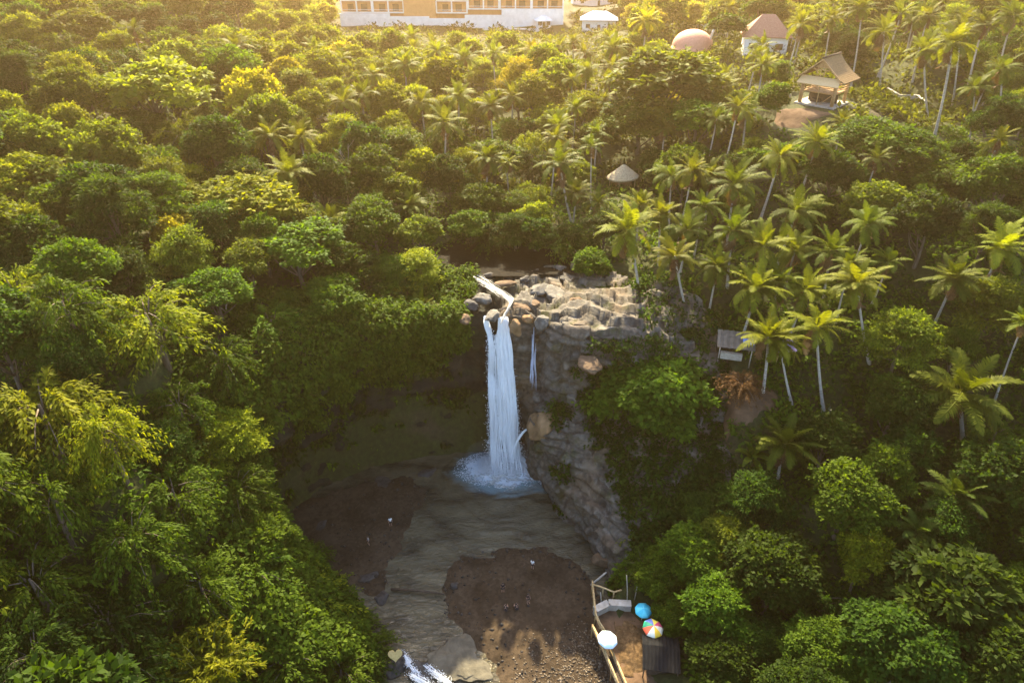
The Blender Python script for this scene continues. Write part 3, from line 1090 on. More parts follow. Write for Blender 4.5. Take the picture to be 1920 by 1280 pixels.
for i, (px, py, z, sz, fl, mt, lb) in enumerate(ROCKS):
    p = at_z(px, py, z)
    o = obj('boulder', rock_mesh('boulder', 100 + i, sz, M[mt], fl), None, (p[0], p[1], p[2] - sz[2] * fl * .35))
    o.rotation_euler = (0, 0, i * 1.3)
    tag(o, lb, 'boulder', 'rocks around the falls')

# low slab at the outlet with rapids beside it
sl = at_z(862, 1235, .25)
o = obj('rock_slab', rock_mesh('rock_slab', 777, (3.2, 3.0, .8), M['rock_tan'], .5, 6, .9), None, (sl[0], sl[1], .1))
o.rotation_euler = (0, R(5), .5)
tag(o, 'pale tan rock slab sloping into the stream below the sandbar', 'rock slab')
rp = thing('rapids', 'small burst of white water running between the dark rock and tan slab', 'rapids', tuple(at_z(785, 1262, .2)))
P_, W_ = [], []
rg = np.random.default_rng(31)
for a_, b_, k_ in [((752, 1222), (790, 1275), 60), ((796, 1246), (850, 1290), 40), ((765, 1262), (830, 1300), 40)]:
    A, B = at_z(*a_, .35), at_z(*b_, .2)
    for k in range(k_):
        t0 = rg.random() * .7
        t = np.linspace(t0, min(1.05, t0 + .2 + .2 * rg.random()), 8)
        pth = A + (B - A) * t[:, None] + rg.normal(0, .16, 3) * np.array((1, 1, .3))
        pth[:, 2] += .10 + .22 * np.sin(np.linspace(0, np.pi, 8)) * rg.random()
        P_.append(pth)
        W_.append((.015 + .04 * rg.random()) * np.sin(np.pi * np.linspace(.1, .95, 8)))
ribbons(P_, W_, 'white_water', M['fall'], rp, face=(0, -.3, 1))
C_ = np.concatenate(P_)
C_ = C_[rg.integers(0, len(C_), 2600)] + rg.normal(0, .16, (2600, 3)) * np.array((1.3, 1.3, .6))
V_, F_ = drops(C_, .02 + .05 * rg.random(2600) ** 2, rg)
obj('spray', np_mesh('spray', V_ - np.array(rp.location), F_, M['fall']), rp)

# gravel in the sun at the foot of the walkway
V, F = [], []
rg = np.random.default_rng(44)
cnt = 0
ICO = None
while cnt < 3600:
    px, py = rg.uniform(960, 1190), rg.uniform(1150, 1330)
    if rg.random() > sstep((px - 950 + (py - 1200) * .9) / 190) * sstep((py - 1140) / 90):
        continue
    p = at_z(px, py, .7)
    if sdist(np.array([p[0]]), np.array([p[1]]), BEACH)[0] < .4:
        continue
    z = float(beach_z(np.array([p[0]]), np.array([p[1]]))[0])
    s = .035 + .13 * rg.random() ** 3
    b = len(V)
    octv = np.array([(1, 0, 0), (0, 1, 0), (-1, 0, 0), (0, -1, 0), (0, 0, 1), (0, 0, -.6)]) * s * rg.uniform(.6, 1.3, (6, 3)) * np.array((1.2, 1, .6))
    an = rg.random() * 6.28
    rot = np.array([[math.cos(an), -math.sin(an), 0], [math.sin(an), math.cos(an), 0], [0, 0, 1]])
    V += list(octv @ rot.T + np.array((p[0], p[1], z + s * .25)))
    for q in ((0, 1, 4), (1, 2, 4), (2, 3, 4), (3, 0, 4), (1, 0, 5), (2, 1, 5), (3, 2, 5), (0, 3, 5)):
        F.append([b + i for i in q])
    cnt += 1
M['pebble'] = mat_noise('pale_pebbles', [(.3, (.05, .036, .024)), (.5, (.11, .085, .06)), (.7, (.22, .18, .135))], 1.7, .85, 0, geo=True)
struct(obj('gravel', np_mesh('gravel', np.array(V), np.array(F), M['pebble'])), 'stuff')
# dark stones strewn over the sandbar and the shaded shore
rg = np.random.default_rng(46)
C_, S_ = [], []
while len(C_) < 1500:
    if rg.random() < .5:
        x, y, zf_, pl = rg.uniform(-13, 12), rg.uniform(40, 62), beach_z, BEACH
    else:
        x, y, zf_, pl = rg.uniform(-32, -6), rg.uniform(52, 78), shore_z, SHORE
    d = sdist(np.array([x]), np.array([y]), pl)[0]
    if d < -.6 or rg.random() < min(.8, d / 4):
        continue
    C_.append((x, y, float(zf_(np.array([x]), np.array([y]))[0]) + .02))
    S_.append(.05 + .22 * rg.random() ** 4)
V_, F_ = drops(np.array(C_), np.array(S_), rg)
M['stone'] = mat_noise('dark_stones', [(.3, (.018, .015, .012)), (.7, (.07, .06, .05))], 1.3, .85, 0, geo=True)
struct(obj('stones', np_mesh('stones', V_, F_, M['stone'])), 'stuff')
# ------------------------------------------------------------------ plant parts (meshes shared by the copies)
def leaves(P, D, Nn, L, W, fold=.18):
    """one bent diamond blade per leaf"""
    D = norm(D)
    S = norm(np.cross(D, Nn))
    U = np.cross(S, D)
    L = np.asarray(L).reshape(-1, 1)
    W = np.asarray(W).reshape(-1, 1)
    a = P
    tip = P + D * L - U * L * .12
    l = P + D * L * .45 + S * W + U * W * fold
    r = P + D * L * .45 - S * W + U * W * fold
    V = np.stack([a, l, tip, r], 1).reshape(-1, 3)
    F = np.arange(len(P) * 4).reshape(-1, 4)
    return V, F


def unit(rg, n):
    return norm(rg.normal(size=(n, 3)))


def crown_mesh(name, rg, clumps, per, L, W, mat, droop=.35, upn=.7, shell=.55, spray=0.0):
    """clumps: (centre, radii, tint)"""
    VV, FF, TT, b = [], [], [], 0
    for c, r, ti in clumps:
        vol = float(np.prod(r)) ** (2 / 3)
        n = max(12, int(per * vol))
        u = unit(rg, n)
        u[:, 2] = np.where(u[:, 2] < -.35, -u[:, 2], u[:, 2])
        rad = shell + (1 - shell) * rg.random(n) ** .7
        rad = np.where(rg.random(n) < .10, rad * 1.22, rad)
        P = c + u * rad[:, None] * r
        out = norm(u * np.array((1, 1, .6)))
        D = out * .8 + unit(rg, n) * .75 + np.array((0, 0, -droop))
        Nn = out * .55 + np.array((0, 0, upn)) + unit(rg, n) * .45
        s = .7 + .6 * rg.random(n)
        V, F = leaves(P, D, Nn, L * s, W * s)
        VV.append(V)
        FF.append(F + b)
        b += len(V)
        TT.append(np.clip(ti + rg.normal(0, .22, n), 0, 1))
        # sprigs that break the outline
        for k in range(3):
            w = unit(rg, 1)[0] * np.array((1, 1, .7)) + np.array((0, 0, .35))
            m = int(rg.integers(9, 18))
            tt = np.linspace(.75, 1.35 + .35 * rg.random(), m)[:, None]
            P = c + norm(w) * r * tt + rg.normal(0, .10, (m, 3))
            D = norm(w) + unit(rg, m) * .9
            V, F = leaves(P, D, np.array((0, 0, 1.0)) + unit(rg, m) * .5, np.full(m, L * 1.05), np.full(m, W))
            VV.append(V)
            FF.append(F + b)
            b += len(V)
            TT.append(np.clip(ti + .15 + rg.normal(0, .15, m), 0, 1))
    return np_mesh(name, np.concatenate(VV), np.concatenate(FF), mat, {'tint': ('FACE', np.concatenate(TT))})


def dome_clumps(rg, Rr, H, z0, n, rmin, rmax, flat=.72, low=-.35):
    out = []
    g = (1 + 5 ** .5) / 2
    k = 0
    for i in range(n):
        zc = low + (1 - low) * (i + .5) / n
        a = 2 * math.pi * i / g + rg.normal(0, .25)
        rr = math.sqrt(max(0, 1 - zc * zc))
        if rg.random() < .10:
            continue
        m = .55 + .52 * rg.random()
        c = np.array((rr * math.cos(a) * Rr * m, rr * math.sin(a) * Rr * m, z0 + zc * H * (m * .55 + .45)))
        r = Rr * (rmin + (rmax - rmin) * rg.random())
        out.append((c, np.array((r, r, r * flat)) * rg.uniform(.85, 1.15, 3), float(np.clip(.45 + rg.normal(0, .2), .1, .9))))
    return out


def limbs(rg, height, clumps, r0, lean=.4, fork=.45, nl=9):
    mb = MB()
    top = height * .75
    n = 7
    ang = rg.random() * 6.28
    pts, rad = [], []
    for i in range(n):
        t = i / (n - 1)
        pts.append((lean * math.sin(t * 2.0) * math.cos(ang), lean * math.sin(t * 2.2) * math.sin(ang), -1.2 + (top + 1.2) * t))
        rad.append(r0 * (1.25 - .95 * t))
    mb.tube(pts, rad, 7)
    idx = rg.permutation(len(clumps))[:nl]
    for j in idx:
        c = clumps[j][0]
        s = fork + (.95 - fork) * rg.random()
        a = Vector(pts[min(n - 1, int(s * (n - 1)))])
        e = Vector(c)
        m1 = a.lerp(e, .45) + Vector((0, 0, -.25 * (e - a).length * .4))
        m2 = a.lerp(e, .75) + Vector(rg.normal(0, .2, 3))
        mb.tube([a, m1, m2, e], [r0 * .42, r0 * .3, r0 * .18, r0 * .07], 5)
    return mb


def round_tree(seed, Rr=5, H=4.2, height=10.5, n=26, per=230, L=.52, W=.15, flat=.7, bark='bark'):
    rg = np.random.default_rng(seed)
    cl = dome_clumps(rg, Rr * .78, H * .8, height - H * .62, n, .26, .42, flat)
    return limbs(rg, height - H * .3, cl, .30).mesh('trunk', M[bark], True), crown_mesh('crown', rg, cl, per, L, W, None)


def layered_tree(seed, Rr=5.2, height=10, n=22, per=260, L=.48, W=.10):
    """flat spreading tiers of fine foliage"""
    rg = np.random.default_rng(seed)
    cl = []
    for i in range(n):
        t = (i + .5) / n
        a = i * 2.399 + rg.normal(0, .3)
        z = height * (.45 + .55 * t)
        rr = Rr * (1 - .75 * t ** 1.6) * (.35 + .6 * rg.random())
        r = Rr * (.26 + .18 * rg.random())
        cl.append((np.array((rr * math.cos(a), rr * math.sin(a), z)), np.array((r, r, r * .30)), float(np.clip(.5 + rg.normal(0, .2), 0, 1))))
    return limbs(rg, height * .95, cl, .26, nl=14).mesh('trunk', M['bark'], True), crown_mesh('crown', rg, cl, per, L, W, None, droop=.25, upn=1.2, shell=.2)


def drape_tree(seed, Rr=5, height=9, arms=26, per=56, L=.50, W=.095):
    """arching sprays that tumble outward, like creeper-clad or feathery crowns"""
    rg = np.random.default_rng(seed)
    VV, TT = [], []
    PP, DD, NN, LL = [], [], [], []
    mb = MB()
    mb.tube([(0, 0, -1.2), (.1, 0, height * .4), (0, .1, height * .8)], [.34, .26, .1], 7)
    for k in range(arms * 4):
        a = rg.random() * 6.28
        el = rg.uniform(.1, 1.35)
        ln = Rr * rg.uniform(.7, 1.15)
        st = np.array((math.cos(a) * Rr * .12, math.sin(a) * Rr * .12, height * rg.uniform(.35, .85)))
        t = np.linspace(0, 1, 12)
        hx = np.cos(el) * ln * t
        hz = np.sin(el) * ln * t - ln * .62 * t ** 2.2
        pts = st + np.stack([math.cos(a) * hx, math.sin(a) * hx, hz], -1)
        pts += .25 * rg.normal(size=3) * t[:, None]
        if k < arms:
            mb.tube(pts[::3], [.07, .05, .035, .02], 4)
        tang = norm(np.gradient(pts, axis=0))
        ti = np.clip(.45 + rg.normal(0, .22), 0, 1)
        for i in range(3, 12):
            m = max(1, int(per / 9 * rg.uniform(.6, 1.4)))
            side = unit(rg, m)
            d = tang[i] * .8 + side * .8 + np.array((0, 0, -.35))
            PP.append(pts[i] + side * rg.uniform(0, .38, (m, 1)))
            DD.append(d)
            NN.append(np.array((0, 0, 1.0)) + side * .4)
            LL.append(L * rg.uniform(.6, 1.25, m))
            TT.append(np.clip(ti + rg.normal(0, .2, m), 0, 1))
    P, D, Nn, Ln, T = map(np.concatenate, (PP, DD, NN, LL, TT))
    V, F = leaves(P, D, Nn, Ln, Ln * (W / L))
    return mb.mesh('trunk', M['bark'], True), np_mesh('crown', V, F, None, {'tint': ('FACE', T)})


def bamboo_clump(seed, height=10, culms=40, spread=4.2):
    rg = np.random.default_rng(seed)
    mb = MB()
    PP, DD, NN, LL, TT = [], [], [], [], []
    for k in range(culms):
        a = rg.random() * 6.28
        b = rg.random() ** .6 * .9
        h = height * rg.uniform(.65, 1.05)
        out = spread * rg.uniform(.35, 1.1)
        t = np.linspace(0, 1, 16)
        rr = b + out * t ** 2.1
        z = h * (t * 1.25 - .42 * t ** 3.2)
        ab = a + .25 * rg.normal() * t
        pts = np.stack([np.cos(ab) * rr, np.sin(ab) * rr, z], -1)
        mb.tube(np.vstack([[pts[0][0], pts[0][1], -1.0], pts[::3]]), [.06, .06, .055, .045, .035, .025, .012][:1 + len(pts[::3])], 4, caps=False)
        tang = norm(np.gradient(pts, axis=0))
        ti = np.clip(.5 + rg.normal(0, .2), 0, 1)
        for i in range(4, 16):
            for s_ in range(2):
                m = 7
                base = pts[i] + rg.normal(0, .12, 3)
                dr = norm(tang[i] * .5 + unit(rg, 1)[0] * .9 + np.array((0, 0, -.2)))
                tw = rg.uniform(.3, 1.0)
                q = base + dr * tw * np.linspace(.2, 1, m)[:, None]
                PP.append(q)
                DD.append(dr + unit(rg, m) * .6 + np.array((0, 0, -.6)))
                NN.append(np.array((0, 0, 1.0)) + unit(rg, m) * .5)
                LL.append(.55 * rg.uniform(.7, 1.3, m))
                TT.append(np.clip(ti + rg.normal(0, .2, m), 0, 1))
    P, D, Nn, Ln, T = map(np.concatenate, (PP, DD, NN, LL, TT))
    V, F = leaves(P, D, Nn, Ln, Ln * .17)
    return mb.mesh('culms', M['culm'], True), np_mesh('crown', V, F, None, {'tint': ('FACE', T)})


def palm_crown(seed, nf=22, L=4.6, droop=1.0, wid=.052):
    """feather fronds: arched midrib with hanging leaflets"""
    rg = np.random.default_rng(seed)
    VV, FF, TT, MI, b = [], [], [], [], 0
    for k in range(nf):
        a = k * 2.399 + rg.normal(0, .28)
        a += .38 * math.sin(a + seed)
        age = (k + .5) / nf
        el = R(82) - age ** .85 * R(112) + rg.normal(0, .12)
        dead = k >= nf - 3
        if dead:
            el = R(-50) - .5 * rg.random()
        ln = L * rg.uniform(.72, 1.12) * (.78 + .22 * math.sin(age * 3.0))
        n = 26
        t = np.linspace(0, 1, n)
        ang = el - droop * (.35 + .75 * age) * t ** 1.4 * 1.35
        dr = np.cos(ang)
        dz = np.sin(ang)
        st = ln / (n - 1)
        rr = np.concatenate([[0], np.cumsum(dr[:-1] * st)]) + .12
        zz = np.concatenate([[0], np.cumsum(dz[:-1] * st)])
        az = a + .18 * rg.normal() * t
        pts = np.stack([np.cos(az) * rr, np.sin(az) * rr, zz], -1)
        tg = norm(np.gradient(pts, axis=0))
        side = norm(np.cross(tg, np.array((0, 0, 1.0)) + 1e-4))
        up = np.cross(side, tg)
        ti = float(np.clip(.62 - .35 * age + rg.normal(0, .15), 0, 1))
        # midrib
        nfaces0 = sum(len(q_) for q_ in FF)
        w = (.055 * (1 - .8 * t) + .012)[:, None]
        V = np.concatenate([pts - side * w, pts + up * w * .8, pts + side * w])
        i = np.arange(n - 1)
        F = np.concatenate([np.stack([i, i + 1, n + i + 1, n + i], -1), np.stack([n + i, n + i + 1, 2 * n + i + 1, 2 * n + i], -1)])
        VV.append(V)
        FF.append(F + b)
        b += len(V)
        TT.append(np.full(len(F), min(1, ti + .25)))
        # leaflets
        for sg in (-1, 1):
            m = 44
            tt = np.linspace(.13, .99, m)
            Pp = np.stack([np.interp(tt, t, pts[:, c]) for c in range(3)], -1)
            Tg = np.stack([np.interp(tt, t, tg[:, c]) for c in range(3)], -1)
            Sd = np.stack([np.interp(tt, t, side[:, c]) for c in range(3)], -1)
            Up = np.stack([np.interp(tt, t, up[:, c]) for c in range(3)], -1)
            ll = rg.uniform(.75, 1.05, m) * .95 * np.sin(np.pi * np.clip(tt * .86 + .12, 0, 1)) ** .7 * (L / 4.6)
            D = norm(Sd * sg * .95 + Tg * (.45 + .7 * tt[:, None] ** 3) + Up * .12 + rg.normal(0, .13, (m, 3)))
            sag = np.array((0, 0, -1.0)) * (.28 + .35 * age)
            wv = norm(np.cross(D, Up)) * (wid * (L / 4.6))
            p1 = Pp + D * ll[:, None] * .5 + sag * ll[:, None] * .14
            p2 = Pp + D * ll[:, None] * .93 + sag * ll[:, None] * .55
            V = np.stack([Pp - wv * .6, Pp + wv * .6, p1 + wv, p1 - wv, p2 + wv * .15, p2 - wv * .15], 1).reshape(-1, 3)
            q = np.arange(m)[:, None] * 6
            F = np.concatenate([q + np.array([0, 1, 2, 3]), q + np.array([3, 2, 4, 5])])
            VV.append(V)
            FF.append(F + b)
            b += len(V)
            TT.append(np.clip(np.tile(ti + rg.normal(0, .1, m), 2), 0, 1))
        MI.append(np.full(sum(len(q_) for q_ in FF) - nfaces0, 1 if dead else 0))
    return np_mesh('crown', np.concatenate(VV), np.concatenate(FF), None, {'tint': ('FACE', np.concatenate(TT))}, midx=np.concatenate(MI))


def palm_trunk(seed, h):
    rg = np.random.default_rng(seed)
    mb = MB()
    a = rg.random() * 6.28
    bend = rg.uniform(.04, .13) * h
    pts, rad = [], []
    n = 14
    for i in range(n):
        t = i / (n - 1)
        # ends straight under the crown (at x=y=0)
        s = bend * (1 - t) ** 1.6
        pts.append((math.cos(a) * s, math.sin(a) * s, -h * (1 - t)))
        rad.append(.17 + .12 * (1 - t) ** 6 - .03 * t + (.012 if i % 2 else 0))
    pts.insert(0, (pts[0][0], pts[0][1], -h - 1.5))
    rad.insert(0, rad[0] * 1.05)
    return mb.tube(pts, rad, 8).mesh('trunk', M['palm_bark'], True)


def coconuts(seed):
    rg = np.random.default_rng(seed)
    mb = MB()
    for k in range(9):
        a = k * .7 + .1 * rg.random()
        r = .17 + .05 * (k % 2)
        c = (math.cos(a) * r, math.sin(a) * r, -.18 - .10 * (k % 3))
        mb.lathe([(.001, .15), (.09, .11), (.125, .02), (.11, -.08), (.05, -.14), (.001, -.15)], 7, c)
    return mb.mesh('coconuts', M['coconut'], True)


def banana_crown(seed, n=11, L=2.6):
    rg = np.random.default_rng(seed)
    V, F, T = [], [], []
    for k in range(n):
        a = k * 2.399
        el = R(78) - (k / n) * R(70)
        m = 12
        t = np.linspace(0, 1, m)
        ang = el - 1.5 * t ** 1.5
        st = L * rg.uniform(.8, 1.1) / (m - 1)
        rr = np.concatenate([[0], np.cumsum(np.cos(ang[:-1]) * st)])
        zz = np.concatenate([[0], np.cumsum(np.sin(ang[:-1]) * st)])
        pts = np.stack([math.cos(a) * rr, math.sin(a) * rr, zz], -1)
        sd = np.array((-math.sin(a), math.cos(a), 0))
        w = .38 * np.sin(np.pi * np.clip(t * .9 + .06, 0, 1)) ** .8 * np.where(t < .12, .2, 1)
        b = len(V)
        for i in range(m):
            V += [pts[i] - sd * w[i] + np.array((0, 0, .3 * w[i])), pts[i], pts[i] + sd * w[i] + np.array((0, 0, .3 * w[i]))]
        for i in range(m - 1):
            for c in (0, 1):
                F.append((b + i * 3 + c, b + i * 3 + c + 1, b + i * 3 + c + 4, b + i * 3 + c + 3))
                T.append(np.clip(.5 + rg.normal(0, .2), 0, 1))
    return np_mesh('crown', np.array(V), np.array(F), None, {'tint': ('FACE', np.array(T))}, smooth=True)


PROTO = {
    'round': [round_tree(200 + k, Rr=5 * s, H=4.2 * hs, height=10.5, n=n, L=l_, W=l_ * .3, per=p_) for k, (s, hs, n, l_, p_) in enumerate([(1, 1, 28, .52, 230), (1.05, .85, 32, .40, 330), (.9, 1.25, 26, .62, 170), (1, 1.05, 36, .46, 250), (1.1, .75, 22, .55, 220), (.95, 1.1, 40, .36, 330)])],
    'dense': [round_tree(230 + k, Rr=5, H=4.6, height=10, n=44, per=250, L=.42, W=.16, flat=.85) for k in range(4)],
    'layered': [layered_tree(260 + k) for k in range(4)],
    'drape': [drape_tree(280 + k) for k in range(3)],
    'bamboo': [bamboo_clump(300 + k) for k in range(3)],
}
HGT = {'round': 10.5, 'dense': 10.0, 'layered': 10.0, 'drape': 9.0, 'bamboo': 9.0}
MID = {'round': .72, 'dense': .68, 'layered': .75, 'drape': .62, 'bamboo': .66}
RAD = {'round': 5.0, 'dense': 5.0, 'layered': 5.4, 'drape': 5.0, 'bamboo': 4.6}
PALM_CR = [palm_crown(400 + k, nf=n, droop=d, L=4.0 + .17 * k) for k, (n, d) in enumerate([(27, 1.0), (30, .8), (25, 1.3), (23, .9), (32, 1.1), (20, 1.15), (28, .95)])]
PALM_TR = {h: palm_trunk(420 + h, h) for h in (6, 8, 10, 12, 14, 17)}
NUTS = [coconuts(440), coconuts(441)]
BAN_CR = [banana_crown(450), banana_crown(451)]
for lst in PROTO.values():
    for tr_, cr_ in lst:
        cr_.materials.append(ML['mid green'])
for cr_ in PALM_CR + BAN_CR:
    cr_.materials.append(MP['mid green'])
for cr_ in PALM_CR:
    cr_.materials.append(M['dead_frond'])

PLANTS = []   # dicts with root, kind, form, tone, pos(crown centre), radius


def set_mat(o, mat):
    o.material_slots[0].link = 'OBJECT'
    o.material_slots[0].material = mat


def put_tree(x, y, z, form, tone, rad, height, seed, cat='tree', tilt=None):
    """a tree standing at x,y,z: trunk and crown under an Empty"""
    if seed in UNSEEN:
        return None
    rg = random.Random(seed)
    tr_, cr_ = PROTO[form][seed % len(PROTO[form])]
    r = bpy.data.objects.new('bamboo_clump' if form == 'bamboo' else 'jungle_tree', None)
    r.empty_display_size = .3
    r.location = (x, y, z)
    r.rotation_euler = (rg.uniform(-.06, .06), rg.uniform(-.06, .06), rg.uniform(0, 6.28))
    if tilt:
        r.rotation_euler = (tilt[0], tilt[1], r.rotation_euler[2])
    r.scale = (rad / RAD[form], rad / RAD[form], height / HGT[form])
    link(r)
    t = obj('culms' if form == 'bamboo' else 'trunk', tr_, r)
    c = obj('crown', cr_, r)
    set_mat(c, ML[tone])
    PLANTS.append(dict(sid=seed, root=r, kind='bamboo' if form == 'bamboo' else 'tree', form=form, tone=tone,
                       c=np.array((x, y, z + height * MID[form])), rad=rad, parts=[t, c]))
    return r


def put_palm(x, y, z, h, tone, size, seed, top=None, nuts=True, group=None):
    """a palm whose crown sits h over the ground at x,y,z (top: crown point when the trunk leans)"""
    if seed in UNSEEN:
        return None
    rg = random.Random(seed)
    hh = min(PALM_TR, key=lambda q: abs(q - h))
    top = top if top is not None else (x, y, z + h)
    r = bpy.data.objects.new('coconut_palm', None)
    r.empty_display_size = .3
    r.location = (x, y, z)
    r.rotation_euler = (0, 0, 0)
    link(r)
    off = Vector(top) - Vector((x, y, z))
    t = obj('trunk', PALM_TR[hh], r)
    # shear-free lean: stretch along the direction from foot to crown
    q = off.to_track_quat('Z', 'Y')
    t.location = off
    t.rotation_euler = (q.to_matrix() @ Matrix.Rotation(rg.uniform(0, 6.28), 3, 'Z')).to_euler()
    s = off.length / hh
    t.scale = (size, size, s)
    c = obj('crown', PALM_CR[seed % len(PALM_CR)], r)
    c.location = off
    c.rotation_euler = (rg.uniform(-.2, .2), rg.uniform(-.2, .2), rg.uniform(0, 6.28))
    c.scale = (size, size, size)
    set_mat(c, MP[tone])
    parts = [t, c]
    if nuts:
        n_ = obj('coconuts', NUTS[seed % 2], r)
        n_.location = off
        n_.scale = (size, size, size)
        parts.append(n_)
    PLANTS.append(dict(sid=seed, root=r, kind='palm', form='palm', tone=tone, c=np.array(top, float), rad=4.2 * size, parts=parts))
    return r
# ------------------------------------------------------------------ bamboo pavilion on the right plateau
def local(parent, mb, name, mats, smooth=False):
    return mb.build(name, mats, parent, smooth)


hx, hy = 57.0, 130.0
hz = h1(hx, hy)
hut = thing('pavilion', 'tall open bamboo pavilion with dark gabled roof and tan skirt roof', 'pavilion', (hx, hy, hz), R(-44))
hut.scale = (.72, .72, .72)
W2, D2 = 4.3, 4.0
local(hut, MB().box((0, 0, -.1), (2 * W2 + 1.6, 2 * D2 + 1.6, .9)), 'stone_base', M['concrete'])
local(hut, MB().box((0, .2, 3.1), (2 * W2 - .3, 2 * D2 - .8, .22)), 'upper_floor', M['tan_wood'])
for sx in (-1, 1):
    for sy in (-1, 1):
        mb = MB()
        for k in range(4 if sy < 0 else 2):
            ox, oy = (k % 2) * .42 * -sx, (k // 2) * .42 * -sy
            mb.tube([(sx * W2 + ox, sy * D2 + oy, .35), (sx * W2 + ox, sy * D2 + oy, 5.7)], .19, 8)
        local(hut, mb, 'corner_post', M['tan_wood'], True)
local(hut, MB().tube([(0.3, -D2, .35), (.3, -D2, 5.4)], .12, 7), 'middle_post', M['bamboo'], True)
local(hut, MB().bar((1.0, -D2 + .1, .5), (W2 - .5, -D2 + .1, 3.2), .14), 'brace', M['tan_wood'])
mb = MB()
for z in (3.35, 4.0, 4.5, 5.3):
    mb.bar((-W2, -D2, z), (W2, -D2, z), .16)
    mb.bar((-W2, D2, z), (W2, D2, z), .16)
    mb.bar((W2, -D2, z + .02), (W2, D2, z + .02), .16)
    mb.bar((-W2, -D2, z + .02), (-W2, D2, z + .02), .16)
local(hut, mb, 'railing', M['tan_wood'])
local(hut, MB().box((0, .4, 1.4), (2 * W2 - 1.2, .15, 2.2)).box((-1.2, -1.0, .8), (2.6, 1.1, .7)), 'back_wall', M['dark_wood'])
# skirt roof across the front
mb = MB()
for (a, b, c, d) in [((-W2 - .9, -D2 - 1.5, 5.35), (W2 + .9, -D2 - 1.5, 5.35), (W2 + .5, -D2 + .3, 6.9), (-W2 - .5, -D2 + .3, 6.9))]:
    mb.poly([a, b, c, d])
    e = [(p[0], p[1], p[2] - .18) for p in (a, b, c, d)]
    mb.poly(e[::-1])
    q = [a, b, c, d]
    for i in range(4):
        mb.poly([q[i], e[i], e[(i + 1) % 4], q[(i + 1) % 4]])
local(hut, mb, 'skirt_roof', M['panel_tan'])
# steep gable roof, ridge front to back
rz_ = 11.3
ez_ = 6.2
mb = MB()
for s in (-1, 1):
    nn = 14
    for i in range(nn):      # rows of thatch, slightly stepped
        t0, t1 = i / nn, (i + 1) / nn + .012

        def pr(t, y, o):
            cur = .55 * math.sin(math.pi * t)
            return (s * (t * (W2 + 1.9)), y, rz_ - (rz_ - ez_) * t - cur + o)
        yf, yb = -D2 - .9, D2 + 1.2
        A, B, C_, D_ = pr(t0, yf, .10), pr(t0, yb, .10), pr(t1, yb, .17), pr(t1, yf, .17)
        A2, B2, C2, D2_ = [(p[0], p[1], p[2] - .32) for p in (A, B, C_, D_)]
        q = [A, B, C_, D_]
        e = [A2, B2, C2, D2_]
        mb.poly(q if s < 0 else q[::-1])
        mb.poly(e[::-1] if s < 0 else e)
        for k in range(4):
            mb.poly([q[k], q[(k + 1) % 4], e[(k + 1) % 4], e[k]])
rf = local(hut, mb, 'roof', M['thatch_dark'])
local(hut, MB().tube([(0, -D2 - 1.1, rz_ + .2), (0, D2 + 1.4, rz_ + .2)], .24, 8), 'ridge_cap', M['dark_wood'], True)
mb = MB()
for s in (-1, 1):
    mb.bar((s * .05, -D2 - .98, rz_ - .25), (s * (W2 + .9), -D2 - .98, 7.2 - .5), .26)
local(hut, mb, 'bargeboard', M['tan_wood'])
mb = MB().bar((-2.4, -D2 - .6, 8.7), (2.4, -D2 - .6, 8.7), .16).bar((0, -D2 - .6, 7), (0, -D2 - .6, rz_ - .4), .16)
for s in (-1, 1):
    mb.bar((0, -D2 - .6, 7.3), (s * 1.9, -D2 - .6, 9.0), .12)
    mb.bar((s * .9, -D2 - .6, 7), (s * .9, -D2 - .6, 9.6), .1)
mb.poly([(-1.75, -D2 - .5, 9.1), (1.75, -D2 - .5, 9.1), (0, -D2 - .5, rz_ - .5)])
local(hut, mb, 'gable_truss', M['tan_wood'])

# low walls and props near the pavilion
def low_wall(pts, h, w, label, mat, name='garden_wall'):
    mb = MB()
    for a, b in zip(pts[:-1], pts[1:]):
        mb.bar((a[0], a[1], a[2] + h / 2 - .2), (b[0], b[1], b[2] + h / 2 - .2), w, h)
        mb.bar((a[0], a[1], a[2] + h - .15), (b[0], b[1], b[2] + h - .15), w + .14, .12)
    c = pts[0]
    for i, v in enumerate(mb.v):
        mb.v[i] = (v[0] - c[0], v[1] - c[1], v[2] - c[2])
    o = mb.build(name, mat, None, loc=tuple(c))
    return tag(o, label, 'wall')


def gpts(L, above=0.0):
    return [tuple(locate(a, b, above)[0]) for a, b in L]


low_wall(gpts([(1662, 172), (1685, 186), (1718, 186), (1738, 202)]), .9, .4, 'low pale stone wall stepping down between the palms right of the pavilion', M['concrete'])
low_wall(gpts([(1438, 186), (1448, 182), (1482, 184)]), .8, .35, 'low pale wall on the terrace left of the pavilion', M['concrete'])

# cleared red earth in front of the pavilion and on the slope below the palms
def earth_patch(name, c, rx, ry, seed):
    def zf(X, Y):
        q = np.stack([X * .5, Y * .5, X * 0 + seed], -1)
        d = np.hypot((X - c[0]) / rx, (Y - c[1]) / ry) + .25 * vnoise(q)
        return height(X, Y) + .16 - .7 * sstep((d - .75) / .5) + .10 * fbm(q * 3, 3)
    grid_sheet(name, c[0] - rx * 1.5, c[0] + rx * 1.5, c[1] - ry * 1.5, c[1] + ry * 1.5, .5, zf, M['earth'])


e1, _ = locate(1500, 212)
earth_patch('earth_clearing', e1, 5.0, 3.6, 3)
e2, _ = locate(1395, 738)
earth_patch('earth_bank', e2, 4.2, 3.5, 5)

